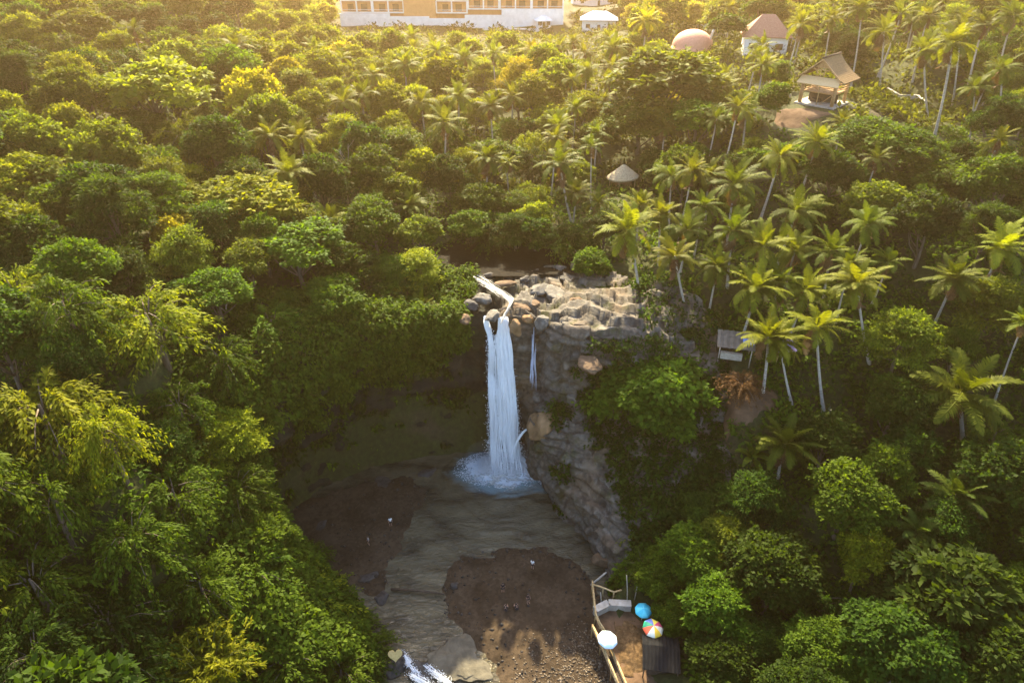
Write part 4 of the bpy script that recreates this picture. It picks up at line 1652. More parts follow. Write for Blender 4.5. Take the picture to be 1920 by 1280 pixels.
# ------------------------------------------------------------------ thatched roof hut beside the palms
p, g = locate(1166, 352)
th = thing('thatched_hut', 'small hut with a tan thatched roof half hidden among palms', 'hut', (p[0], p[1], g), R(28))
for sx in (-1, 1):
    for sy in (-1, 1):
        local(th, MB().tube([(sx * 1.7, sy * 1.4, -.5), (sx * 1.7, sy * 1.4, 2.3)], .1, 6), 'post', M['bamboo'], True)
local(th, MB().box((0, .3, 1.05), (3.0, 2.0, 1.9)), 'wall', M['tan_wood'])
mb = MB()
for i in range(7):
    t0, t1 = i / 7, (i + 1) / 7 + .03
    r0, r1 = .12 + t0 * 2.6, .12 + t1 * 2.6
    z0, z1 = 4.1 - 2.1 * t0, 4.1 - 2.1 * t1
    mb.lathe([(r0, z0 + .1), (r1, z1 + .16), (r1, z1 - .1), (r0, z0 - .16)], 14)
for i, v in enumerate(mb.v):
    mb.v[i] = (v[0] * 1.1, v[1] * .85, v[2])
local(th, mb, 'roof', M['thatch_tan'])

# ------------------------------------------------------------------ stall with blue sheet roof on the slope
p, g = locate(1375, 668)
st = thing('stall', 'rickety timber stall with a grey and blue sheet roof behind leaning palm trunks', 'stall', (p[0], p[1], g), R(-14))
for sx in (-1, 1):
    for sy in (-1, 1):
        local(st, MB().tube([(sx * 1.9, sy * 1.2, -.8), (sx * 1.9, sy * 1.2, 2.2 + .25 * sy)], .07, 6), 'post', M['pale_bark'], True)
M['sheet_grey'] = mat_noise('weathered_sheet', [(.3, (.07, .062, .052)), (.7, (.14, .125, .105))], 2, .8, .2)
M['blue_tarp'] = mat_plain('blue_tarp', (.10, .19, .55), .5)
M['purple_tarp'] = mat_plain('purple_tarp', (.30, .22, .42), .5)
mb = MB()
for k in range(12):
    x0, x1 = -2.3 + k * .38, -2.3 + (k + 1) * .38
    zz = .05 if k % 2 else -.02
    mb.poly([(x0, -1.6, 1.98 + zz), (x1, -1.6, 1.98 - zz), (x1, 1.6, 2.62 - zz), (x0, 1.6, 2.62 + zz)])
    mb.poly([(x0, -1.6, 1.92 + zz), (x0, 1.6, 2.56 + zz), (x1, 1.6, 2.56 - zz), (x1, -1.6, 1.92 - zz)])
local(st, mb, 'roof', M['sheet_grey'])
local(st, MB().box((1.4, -.3, 2.42), (1.3, 1.3, .08)), 'tarpaulin', M['blue_tarp'])
local(st, MB().box((0, .9, .7), (3.6, .1, 1.5)), 'back_wall', M['dark_wood'])
local(st, MB().box((-.4, -1.0, .5), (2.6, .5, .9)), 'counter', M['pale_bark'])
p, g = locate(1464, 674)
sh = thing('shelter', 'small shelter under a faded purple tarpaulin beside the white palm trunks', 'shelter', (p[0], p[1], g), R(10))
for sx in (-1, 1):
    for sy in (-1, 1):
        local(sh, MB().tube([(sx * 1.2, sy * .9, -.8), (sx * 1.2, sy * .9, 1.9 + .2 * sy)], .06, 6), 'post', M['bamboo'], True)
mb = MB()
for i in range(6):
    for j in range(5):
        def q(a, b):
            u, v = a / 6 * 2 - 1, b / 5 * 2 - 1
            return (u * 1.5, v * 1.2, 2.0 + .22 * v - .18 * (1 - u * u) * (1 - v * v))
        mb.poly([q(i, j), q(i + 1, j), q(i + 1, j + 1), q(i, j + 1)])
        mb.poly([(x, y, z - .03) for x, y, z in (q(i, j), q(i, j + 1), q(i + 1, j + 1), q(i + 1, j))])
local(sh, mb, 'tarpaulin', M['purple_tarp'])

# ------------------------------------------------------------------ far buildings
bl, _ = locate(640, 50)
br, _ = locate(1056, 46)
bl, br = np.array(bl), np.array(br)
bc = (bl + br) / 2
bang = math.atan2(br[1] - bl[1], br[0] - bl[0])
BLn = float(np.linalg.norm((br - bl)[:2]))
bz = min(bl[2], br[2])
bd = thing('hotel_building', 'long orange building with pale columns above a white retaining wall', 'building', (bc[0], bc[1], bz), bang)
L2 = BLn / 2
mb = MB()
segs = [(-L2, -L2 * .55, 4.6), (-L2 * .55, -L2 * .2, 3.6), (-L2 * .2, L2 * .12, 3.0), (L2 * .12, L2 * .45, 4.2), (L2 * .45, L2, 6.4)]
for i, (a, b, hh) in enumerate(segs):
    mb.box(((a + b) / 2, (i % 2) * .5, hh / 2 - 1.5), (b - a - .02, .8, hh + 3))
local(bd, mb, 'retaining_wall', M['white_wall'])
for i in range(7):
    a = -L2 + (i + .5) * 2 * L2 / 7
    if i == 2:
        local(bd, MB().box((a, 5.0, 6.5), (2 * L2 / 7 - .1, 7.0, 15)), 'solid_bay', M['orange_wall'])
        continue
    fz = 4.6 if i < 4 else 6.0
    local(bd, MB().box((a, 7.2, 6.0), (2 * L2 / 7 - .1, 6.0, 15)), 'bay_wall', M['orange_wall'])
    local(bd, MB().box((a, 3.4, fz), (2 * L2 / 7 - .1, 1.9, .35)).box((a, 2.6, fz + 1.0), (2 * L2 / 7 - .1, .12, .14)).box((a, 3.4, fz + 4.2), (2 * L2 / 7 - .1, 1.9, .4)), 'balcony', M['white_wall'])
    for dx in (-2.6, 2.6):
        local(bd, MB().box((a + dx, 4.17, fz + 1.7), (2.4, .1, 2.4)), 'window', M['glass'])
    for dx in (-.48, .0, .48):
        local(bd, MB().box((a + dx * 2 * L2 / 7, 2.6, fz + 2.1), (.5, .45, 4.0)), 'column', M['white_wall'])
local(bd, MB().box((0, 5, 13.9), (2 * L2 + 2, 10, .6)).box((0, 5.5, 14.6), (2 * L2 - 1, 7, .9)), 'roof', M['tile'])
# pale boulders / steps along the wall foot
low_wall(gpts([(905, 58), (1012, 62)]), 1.4, .6, 'broken pale wall standing in the scrub in front of the long orange building', M['white_wall'])


def house(px, py, w, d, h, rz, roofm, label, name='house', wallm='white_wall', rh=2.6, hip=True):
    p, g = locate(px, py)
    t = thing(name, label, 'house', (p[0], p[1], g), rz)
    local(t, MB().box((0, 0, h / 2 - .7), (w, d, h + 1.4)), 'wall', M[wallm])
    mb = MB()
    o = .8
    a = [(-w / 2 - o, -d / 2 - o, h), (w / 2 + o, -d / 2 - o, h), (w / 2 + o, d / 2 + o, h), (-w / 2 - o, d / 2 + o, h)]
    k = (w - d) / 2 + .5 if w > d else .4
    r0, r1 = (-max(k, .3), 0, h + rh), (max(k, .3), 0, h + rh)
    mb.poly([a[0], a[1], r1, r0])
    mb.poly([a[2], a[3], r0, r1])
    mb.poly([a[1], a[2], r1])
    mb.poly([a[3], a[0], r0])
    b = [(x, y, z - .22) for x, y, z in a]
    mb.poly(b[::-1])
    for i in range(4):
        mb.poly([a[i], b[i], b[(i + 1) % 4], a[(i + 1) % 4]])
    local(t, mb, 'roof', M[roofm])
    for i in range(3):
        x = (-.32 + .32 * i) * w
        if i == 1:
            local(t, MB().box((x, -d / 2 - .03, 1.05), (1.1, .1, 2.1)), 'door', M['dark_wood'])
        else:
            wn = local(t, MB().box((x, -d / 2 - .03, 1.6), (1.5, .1, 1.3)), 'window', M['glass'])
    return t


house(1122, 56, 12, 8, 3.6, R(-6), 'grey_roof', 'white house with a grey blue hipped roof behind the palm crowns')
house(1120, 9, 24, 9, 4.5, R(2), 'white_wall', 'wide cream building cut by the top edge above the grey roofed house', 'villa', rh=3.5)
house(1430, 96, 10, 8, 3.8, R(-12), 'tile', 'white house with a pinkish tiled roof behind the palms left of the pavilion', rh=4.5)
house(1018, 52, 5, 4, 2.6, R(10), 'white_wall', 'tiny whitewashed shed at the right end of the long wall', 'shed', rh=1.4)
house(1328, 50, 5, 4, 3.4, R(14), 'white_wall', 'small pale block house beside the coral dome', 'shed', rh=.8)
# coral dome with its mast
p, g = locate(1296, 102)
dm = thing('domed_pavilion', 'coral pink domed roof rising behind the big rounded tree crown', 'pavilion', (p[0], p[1], g))
prof = [(5.2 * math.cos(a), 1.6 + 4.3 * math.sin(a) ** .9) for a in np.linspace(0, math.pi / 2 - .02, 12)]
local(dm, MB().lathe([(5.4, 1.35)] + [(5.4, 1.6)] + prof, 28), 'dome', M['pink_dome'], True)
for k in range(10):
    a = k * 2 * math.pi / 10
    local(dm, MB().tube([(4.7 * math.cos(a), 4.7 * math.sin(a), -1), (4.7 * math.cos(a), 4.7 * math.sin(a), 1.4)], .22, 8), 'column', M['white_wall'], True)
local(dm, MB().tube([(3.6, -2.4, 3.6), (5.0, -2.4, 8.2)], .28, 8), 'mast', M['white_wall'], True)
# bright steps up the slope
p, g = locate(1340, 44)
mb = MB()
for k in range(9):
    mb.box((0, k * 2.0, .6 + k * .45), (5.5, 2.02, 1.4 + .9 * k * .5))
o = mb.build('steps', M['white_wall'], None, loc=(p[0], p[1], g - .2))
tag(o, 'flight of pale steps climbing to the top edge beside the dark grove', 'steps')
# white vehicle-like awning: a white tent roof next to the pavilion
p, g = locate(1466, 94)
tn = thing('awning', 'bright white curved awning between palms just left of the pavilion', 'awning', (p[0], p[1], g), R(-6))
mb = MB()
n = 16
for i in range(n):
    a0, a1 = math.pi * i / n, math.pi * (i + 1) / n
    for off, flip in ((0, False), (-.06, True)):
        q = [(2.5 * math.cos(a0), -1.8, 2.1 + (1.0 + off) * math.sin(a0)), (2.5 * math.cos(a1), -1.8, 2.1 + (1.0 + off) * math.sin(a1)),
             (2.5 * math.cos(a1), 1.8, 2.1 + (1.0 + off) * math.sin(a1)), (2.5 * math.cos(a0), 1.8, 2.1 + (1.0 + off) * math.sin(a0))]
        mb.poly(q[::-1] if flip else q)
M['canvas'] = mat_plain('white_canvas', (.82, .83, .85), .6, .04)
local(tn, mb, 'canvas', M['canvas'], True)
for sx in (-1, 1):
    for sy in (-1, 1):
        local(tn, MB().tube([(sx * 2.4, sy * 1.7, -.6), (sx * 2.4, sy * 1.7, 2.15)], .05, 6), 'pole', M['white_wall'], True)

# ------------------------------------------------------------------ walkway terrace by the sandbar
TZ = 2.3
tc = at_z(1158, 1200, TZ)
poly = [at_z(*q, TZ) for q in [(1117, 1152), (1140, 1140), (1178, 1142), (1206, 1170), (1232, 1240), (1236, 1330), (1172, 1330), (1138, 1225), (1120, 1185)]]
mb = MB()
top = [tuple(q) for q in poly]
mb.poly(top)
bot = [(q[0], q[1], -.6) for q in top]
for i in range(len(top)):
    j = (i + 1) % len(top)
    mb.poly([top[i], bot[i], bot[j], top[j]])
struct(mb.build('terrace', M['earth']))
# pale retaining wall at its far end
a, b, c = at_z(1115, 1152, TZ + .02), at_z(1140, 1139, TZ + .02), at_z(1182, 1141, TZ + .02)
low_wall([tuple(a), tuple(b), tuple(c)], 1.1, .7, 'pale concrete wall at the far end of the walkway terrace', M['concrete'], 'retaining_wall')
# leaf litter heap
def heap_z(X, Y):
    q = np.stack([X, Y, X * 0], -1)
    d = np.hypot((X - hp[0]) / 1.5, (Y - hp[1]) / 3.0)
    return TZ - .06 + .55 * np.exp(-d ** 2 * 1.3) + .14 * fbm(q * 1.8, 4)


hp = at_z(1187, 1212, TZ)
grid_sheet('leaf_litter', hp[0] - 1.7, hp[0] + 1.7, hp[1] - 3.4, hp[1] + 3.2, .14, heap_z, M['leaf_litter'], smooth=False, kind='stuff')


def railing(pix, z, label, hgt=1.0, spacing=1.6, rails=(1.0, .5), rad=.07, mat='bamboo', group='bamboo railings of the walkway'):
    """posts on the walkway edge with two rails"""
    P = [at_z(px, py, zz) for (px, py), zz in zip(pix, z if hasattr(z, '__len__') else [z] * len(pix))]
    o = P[0]
    t = thing('railing', label, 'railing', tuple(o), 0, group)
    Q = [Vector(p - o) for p in P]
    for f in rails:
        mb = MB()
        mb.tube([q + Vector((0, 0, hgt * f)) for q in Q], rad, 6)
        local(t, mb, 'rail', M[mat], True)
    for a, b in zip(Q[:-1], Q[1:]):
        n = max(1, int((b - a).length / spacing))
        for k in range(n):
            q = a.lerp(b, k / n)
            local(t, MB().tube([q + Vector((0, 0, -1.2)), q + Vector((0, 0, hgt * 1.08))], rad * .85, 6), 'post', M[mat], True)
    return t


railing([(1110, 1100), (1113, 1130), (1116, 1160), (1124, 1178), (1133, 1192)], TZ, 'pale bamboo railing along the sandbar side of the terrace', rad=.10)
railing([(1110, 1182), (1126, 1214), (1146, 1262), (1166, 1310)], 2.3, 'outer bamboo handrail of the sloping walkway beside the gravel', rad=.11)
railing([(1141, 1218), (1157, 1254), (1172, 1290), (1180, 1310)], TZ - .4, 'inner bamboo handrail running down under the pale blue parasol', rad=.11)
railing([(1112, 1106), (1130, 1112), (1150, 1120), (1164, 1116)], TZ + .3, 'crooked pale rail bridging the dark gap behind the terrace', rails=(1.0,), rad=.10)
# walkway boards between the two handrails
mb = MB()
for k in range(26):
    t = k / 25
    a = at_z(1112 + 62 * t, 1184 + 136 * t, 2.42)
    b = at_z(1137 + 48 * t, 1204 + 118 * t, 2.42)
    mb.bar(tuple(a), tuple(b), .24, .06)
o = mb.build('walkway', M['dark_wood'])
tag(o, 'narrow plank walkway between two bamboo handrails beside the sandbar', 'walkway')
# leaning log rail at the top corner
o = MB().tube([tuple(at_z(1137, 1072, 3.6)), tuple(at_z(1124, 1083, 3.2)), tuple(at_z(1108, 1096, 2.2))], [.10, .12, .14], 7).build('leaning_log', M['pale_bark'], None, True)
tag(o, 'pale log leaning from the bank to the corner of the terrace railing', 'log')
for (a, b, lb) in [((1176, 1138), (1175, 1078), 'straight bare pole standing behind the concrete wall'), ((1188, 1130), (1197, 1082), 'slanted bare pole right of the straight one behind the concrete wall'),
                   ((1127, 1138), (1126, 1110), 'short thin pole rising from the left end of the concrete wall')]:
    q = at_z(*a, TZ - .3)
    d = ray(*b)
    tt = (q[1] + .1) / d[1]
    e = CAM + d * tt
    o = MB().tube([(0, 0, -.6), tuple((e - q) * .5 + np.array((.05, 0, 0))), tuple(e - q)], [.07, .06, .045], 6).build('pole', M['pale_bark'], None, True, loc=tuple(q))
    tag(o, lb, 'pole', 'poles behind the terrace')


def umbrella(px, py, z, ground_z, r, cols, label, seed):
    p = at_z(px, py, z)
    t = thing('parasol', label, 'parasol', (p[0], p[1], ground_z), R(seed * 17), 'parasols on the terrace')
    t.rotation_euler = (R(4 + seed), R(-5 + 2 * seed), R(seed * 23))
    hh = z - ground_z
    mats = [mat_plain('parasol_cloth_%d_%d' % (seed, i), c, .55, .05) for i, c in enumerate(cols)]
    n = 8 * 4
    prof = [(.001, .42 * r), (.3 * r, .37 * r), (.6 * r, .26 * r), (.85 * r, .10 * r), (1.0 * r, -.03 * r), (1.0 * r, -.10 * r)]
    mb = MB()
    mb.lathe(prof, n, (0, 0, hh - .42 * r), mfun=lambda k, n_: (k * 8 // n_) % len(mats))
    for i, v in enumerate(mb.v):          # sag between the ribs
        a = math.atan2(v[1], v[0])
        rr = math.hypot(v[0], v[1]) / r
        f = 1 - .06 * rr * abs(math.sin(4 * a))
        mb.v[i] = (v[0] * f, v[1] * f, v[2])
    local(t, mb, 'canopy', mats, True)
    local(t, MB().tube([(0, 0, -.3), (0, 0, hh + .08)], .025, 6), 'pole', M['white_wall'], True)
    mb = MB()
    for k in range(8):
        a = k * math.pi / 4
        mb.tube([(0, 0, hh - .03), (.98 * r * math.cos(a), .98 * r * math.sin(a), hh - .5 * r)], .012, 4)
    local(t, mb, 'ribs', M['white_wall'])
    return t


umbrella(1207, 1136, TZ + 2.3, TZ, .95, [(.05, .48, .62), (.10, .60, .72)], 'turquoise parasol, the farthest of the three, against the jungle', 1)
umbrella(1222, 1168, TZ + 2.9, TZ, 1.12, [(.80, .62, .08), (.10, .16, .48), (.02, .33, .16), (.75, .12, .05), (.85, .78, .60), (.90, .55, .05), (.75, .70, .55), (.60, .08, .15)], 'rainbow panelled parasol beside the dark sheet roof', 2)
umbrella(1136, 1192, TZ + 2.2, TZ, 1.08, [(.62, .80, .90), (.70, .86, .94)], 'pale blue parasol over the walkway, the one nearest the sandbar', 3)

# dark corrugated shelter
p = at_z(1240, 1220, TZ + 2.4)
dk = thing('shack', 'small shack with a dark ribbed sheet roof at the end of the terrace', 'shack', (p[0], p[1], TZ), R(-8))
mb = MB()
nx = 48
for k in range(nx):
    x0, x1 = -1.9 + 3.8 * k / nx, -1.9 + 3.8 * (k + 1) / nx
    z0, z1 = .022 * math.sin(k * 1.3), .022 * math.sin((k + 1) * 1.3)
    for y0, y1, za, zb in ((-1.9, .5, 1.85, 2.5), (.5, 1.9, 2.5, 2.15)):
        mb.poly([(x0, y0, za + z0), (x1, y0, za + z1), (x1, y1, zb + z1), (x0, y1, zb + z0)])
        mb.poly([(x0, y0, za + z0 - .05), (x0, y1, zb + z0 - .05), (x1, y1, zb + z1 - .05), (x1, y0, za + z1 - .05)])
local(dk, mb, 'roof', M['metal_dark'])
for sx in (-1, 1):
    for sy in (-1, 1):
        local(dk, MB().tube([(sx * 1.7, sy * 1.6, -1.0), (sx * 1.7, sy * 1.6, 1.9)], .07, 6), 'post', M['dark_wood'], True)
local(dk, MB().box((0, 1.5, .9), (3.3, .1, 1.9)).box((0, -.9, .45), (2.6, .7, .9)), 'wall', M['dark_wood'])

# log lying over the stream, heart-shaped board
A, B = at_z(733, 1104, .35), at_z(832, 1113, .35)
o = MB().tube([tuple(A), tuple((A + B) / 2 + np.array((0, .1, .06))), tuple(B)], [.16, .14, .10], 8).build('log', M['dark_wood'], None, True)
tag(o, 'long dark log lying across the stream to the left side of the sandbar', 'log')
p = at_z(741, 1226, 2.0)
hb = thing('heart_sign', 'tan heart-shaped board set up on the dark rock at the stream', 'sign', (p[0], p[1], .9), R(8))
mb = MB()
pts = []
for k in range(40):
    t = 2 * math.pi * k / 40
    pts.append((.048 * 16 * math.sin(t) ** 3, .045 * (13 * math.cos(t) - 5 * math.cos(2 * t) - 2 * math.cos(3 * t) - math.cos(4 * t))))
ti = R(38)
f = [(x, -.05 + z * math.sin(ti) * 1, 1.0 + z * math.cos(ti)) for x, z in pts]
bk = [(x, y + .08, z - .05) for x, y, z in f]
mb.poly(f[::-1])
mb.poly(bk)
for k in range(40):
    j = (k + 1) % 40
    mb.poly([f[k], f[j], bk[j], bk[k]])
M['heart'] = mat_noise('tan_straw', [(.3, (.40, .28, .10)), (.7, (.58, .43, .18))], 6, .8, .3)  # the board's own tan, varied by noise
local(hb, mb, 'board', M['heart'])
local(hb, MB().tube([(-.25, .12, -1.0), (-.25, .12, 1.0)], .05, 6).tube([(.25, .12, -1.0), (.25, .12, 1.0)], .05, 6), 'stakes', M['dark_wood'], True)


# ------------------------------------------------------------------ people
def skin_obj(name, joints, edges, mat, parent, sub=1):
    """joints: list of (xyz, radius); joint 0 is the root"""
    me = bpy.data.meshes.new(name)
    me.from_pydata([j[0] for j in joints], edges, [])
    o = obj(name, me, parent)
    sk = o.modifiers.new('skin', 'SKIN')
    lay = me.skin_vertices[0].data
    for i, j in enumerate(joints):
        r = j[1]
        lay[i].radius = r if isinstance(r, tuple) else (r, r)
    lay[0].use_root = True
    ss = o.modifiers.new('subsurf', 'SUBSURF')
    ss.levels = ss.render_levels = sub
    dg = bpy.context.evaluated_depsgraph_get()
    ev = o.evaluated_get(dg)
    nm = bpy.data.meshes.new_from_object(ev)
    o.modifiers.clear()
    o.data = nm
    nm.materials.clear()
    nm.materials.append(mat)
    nm.polygons.foreach_set('use_smooth', [True] * len(nm.polygons))
    return o


M['skin'] = mat_plain('skin', (.36, .20, .13), .5, .06)
M['hair'] = mat_plain('hair', (.015, .012, .010), .5, .1)


def person(label, px, py, z, rz, top, bottom, pose='stand', hat=False):
    p = at_z(px, py, z)
    gz = z
    t = thing('person', label, 'person', (p[0], p[1], gz), rz, 'visitors by the pool')
    if pose == 'stand':
        hip = .92
        J = {'pelvis': ((0, 0, hip), .13), 'waist': ((0, 0, hip + .16), .115), 'chest': ((0, -.01, hip + .36), (.16, .115)), 'neck0': ((0, 0, hip + .52), .06), 'neck': ((0, 0, hip + .58), .052),
             'head': ((0, -.015, hip + .67), .085), 'crown': ((0, 0, hip + .76), .075)}
        leg = lambda s: [((s * .10, 0, hip - .06), .095), ((s * .115, -.02, .49), .062), ((s * .12, .02, .09), .04), ((s * .125, -.12, .035), .035), ((s * .13, -.17, .03), .022)]
        arm = lambda s: [((s * .18, 0, hip + .47), .058), ((s * .25, .03, hip + .20), .042), ((s * .24, -.10, hip - .02), .030)]
    else:
        hip = .14
        J = {'pelvis': ((0, 0, hip), .14), 'waist': ((0, -.03, hip + .16), .12), 'chest': ((0, -.08, hip + .36), (.16, .115)), 'neck0': ((0, -.10, hip + .51), .06), 'neck': ((0, -.11, hip + .57), .052),
             'head': ((0, -.14, hip + .66), .085), 'crown': ((0, -.13, hip + .75), .075)}
        leg = lambda s: [((s * .10, -.04, hip - .01), .095), ((s * .15, -.38, .44), .062), ((s * .14, -.52, .08), .04), ((s * .14, -.62, .035), .035), ((s * .14, -.67, .03), .022)]
        arm = lambda s: [((s * .18, -.09, hip + .45), .058), ((s * .25, -.22, hip + .24), .042), ((s * .17, -.42, hip + .28), .030)]
    keys = list(J)
    joints = [J[k] for k in keys]
    edges = [(i, i + 1) for i in range(len(keys) - 1)]
    for s in (-1, 1):
        b = len(joints)
        L_ = leg(s)
        joints += L_
        edges += [(0, b)] + [(b + i, b + i + 1) for i in range(len(L_) - 1)]
        b = len(joints)
        A_ = arm(s)
        joints += A_
        edges += [(2, b)] + [(b + i, b + i + 1) for i in range(len(A_) - 1)]
        # hand: palm, four fingers and a thumb
        w = Vector(A_[-1][0])
        d = (w - Vector(A_[-2][0])).normalized()
        sd = d.cross(Vector((s, 0, 0)))
        sd = sd.normalized() if sd.length > .1 else Vector((0, -1, 0))
        pm = len(joints)
        joints.append((tuple(w + d * .075), (.036, .018)))
        edges.append((b + len(A_) - 1, pm))
        for k in range(4):
            o_ = (k - 1.5) * .019
            q = len(joints)
            ln = (.075, .088, .082, .064)[k]
            joints.append((tuple(w + d * .105 + sd * o_), .0095))
            joints.append((tuple(w + d * (.105 + ln * .55) + sd * o_ * 1.1), .0085))
            joints.append((tuple(w + d * (.105 + ln) + sd * o_ * 1.1 + Vector((-s * .02, 0, 0))), .007))
            edges += [(pm, q), (q, q + 1), (q + 1, q + 2)]
        q = len(joints)
        joints.append((tuple(w + d * .05 + sd * .045), .011))
        joints.append((tuple(w + d * .085 + sd * .062), .009))
        edges += [(pm, q), (q, q + 1)]
    skin_obj('body', joints, edges, M['skin'], t)
    # face bumps: nose
    tj = [J['waist'], J['chest']] if pose == 'stand' else [J['waist'], J['chest']]
    tor = [((J['pelvis'][0][0], J['pelvis'][0][1], J['pelvis'][0][2] + .05), .145), (J['waist'][0], .135), (J['chest'][0], (.185, .135)), (tuple(Vector(J['neck0'][0]) - Vector((0, 0, .03))), .085)]
    ed = [(0, 1), (1, 2), (2, 3)]
    for s in (-1, 1):
        A_ = arm(s)
        b = len(tor)
        tor += [(A_[0][0], .074), (tuple(Vector(A_[0][0]).lerp(Vector(A_[1][0]), .6)), .062)]
        ed += [(2, b), (b, b + 1)]
    skin_obj('shirt', tor, ed, top, t)
    sh_ = [((J['pelvis'][0][0], J['pelvis'][0][1], J['pelvis'][0][2] + .04), .155)]
    ed = []
    for s in (-1, 1):
        L_ = leg(s)
        b = len(sh_)
        sh_ += [(L_[0][0], .115), (tuple(Vector(L_[0][0]).lerp(Vector(L_[1][0]), .8)), .088)]
        ed += [(0, b), (b, b + 1)]
    skin_obj('shorts', sh_, ed, bottom, t)
    hd = Vector(J['head'][0])
    mb = MB()
    mb.lathe([(.001, .125), (.05, .115), (.085, .075), (.10, .02), (.092, -.05), (.06, -.08)], 14, (hd.x, hd.y + .028, hd.z + .035))
    local(t, mb, 'hair', M['hair'], True)
    mb = MB()
    mb.lathe([(.001, .012), (.010, .006), (.012, -.004), (.001, -.012)], 8, (hd.x - .032, hd.y - .082, hd.z + .015))
    mb.lathe([(.001, .012), (.010, .006), (.012, -.004), (.001, -.012)], 8, (hd.x + .032, hd.y - .082, hd.z + .015))
    local(t, mb, 'eyes', M['hair'], True)
    local(t, MB().lathe([(.001, .03), (.012, 0), (.016, -.02), (.001, -.03)], 8, (hd.x, hd.y - .09, hd.z - .005)), 'nose', M['skin'], True)
    return t


CW = mat_plain('white_shirt', (.78, .77, .74), .8, .04)
CB = mat_plain('black_cloth', (.012, .012, .014), .8, .1)
CR = mat_plain('dark_cloth', (.035, .025, .022), .8, .1)
CG = mat_plain('grey_cloth', (.28, .27, .26), .8, .1)
person('person in a white shirt standing on the dark shore left of the pool', 733, 986, .15, R(20), CW, CB)
person('person in grey on the dark left shore, nearer the trees than the other', 692, 1022, .15, R(-60), CG, CB)
bz_ = lambda px, py: float(beach_z(*[np.array([q]) for q in at_z(px, py, .4)[:2]])[0])
person('person in a white top and black shorts standing on the sandbar near the water', 998, 1066, bz_(998, 1066), R(150), CW, CB)
person('person in black clothes standing in the middle of the sandbar', 943, 1110, bz_(943, 1110), R(190), CB, CB)
person('person in dark clothes standing at the right of the seated pair', 990, 1130, bz_(990, 1130), R(40), CR, CB)
person('person in dark clothes sitting on the sand, the right one of a pair', 969, 1142, bz_(969, 1142), R(200), CR, CB, 'sit')
person('person in black clothes sitting on the sand, the left one of a pair', 948, 1144, bz_(948, 1144), R(170), CB, CR, 'sit')
# ------------------------------------------------------------------ planting
placed = []
def crown_at(px, py, wpx, form, tone, height, seed, squash=1.0):
    above = height * MID[form]
    p, g = locate(px, py, above)
    _, _, dep = project(p)
    rad = wpx / 2 / FPX * dep
    put_tree(p[0], p[1], g - .2, form, tone, rad, height, seed)
    placed.append((p[0], p[1], rad))
    return p, rad


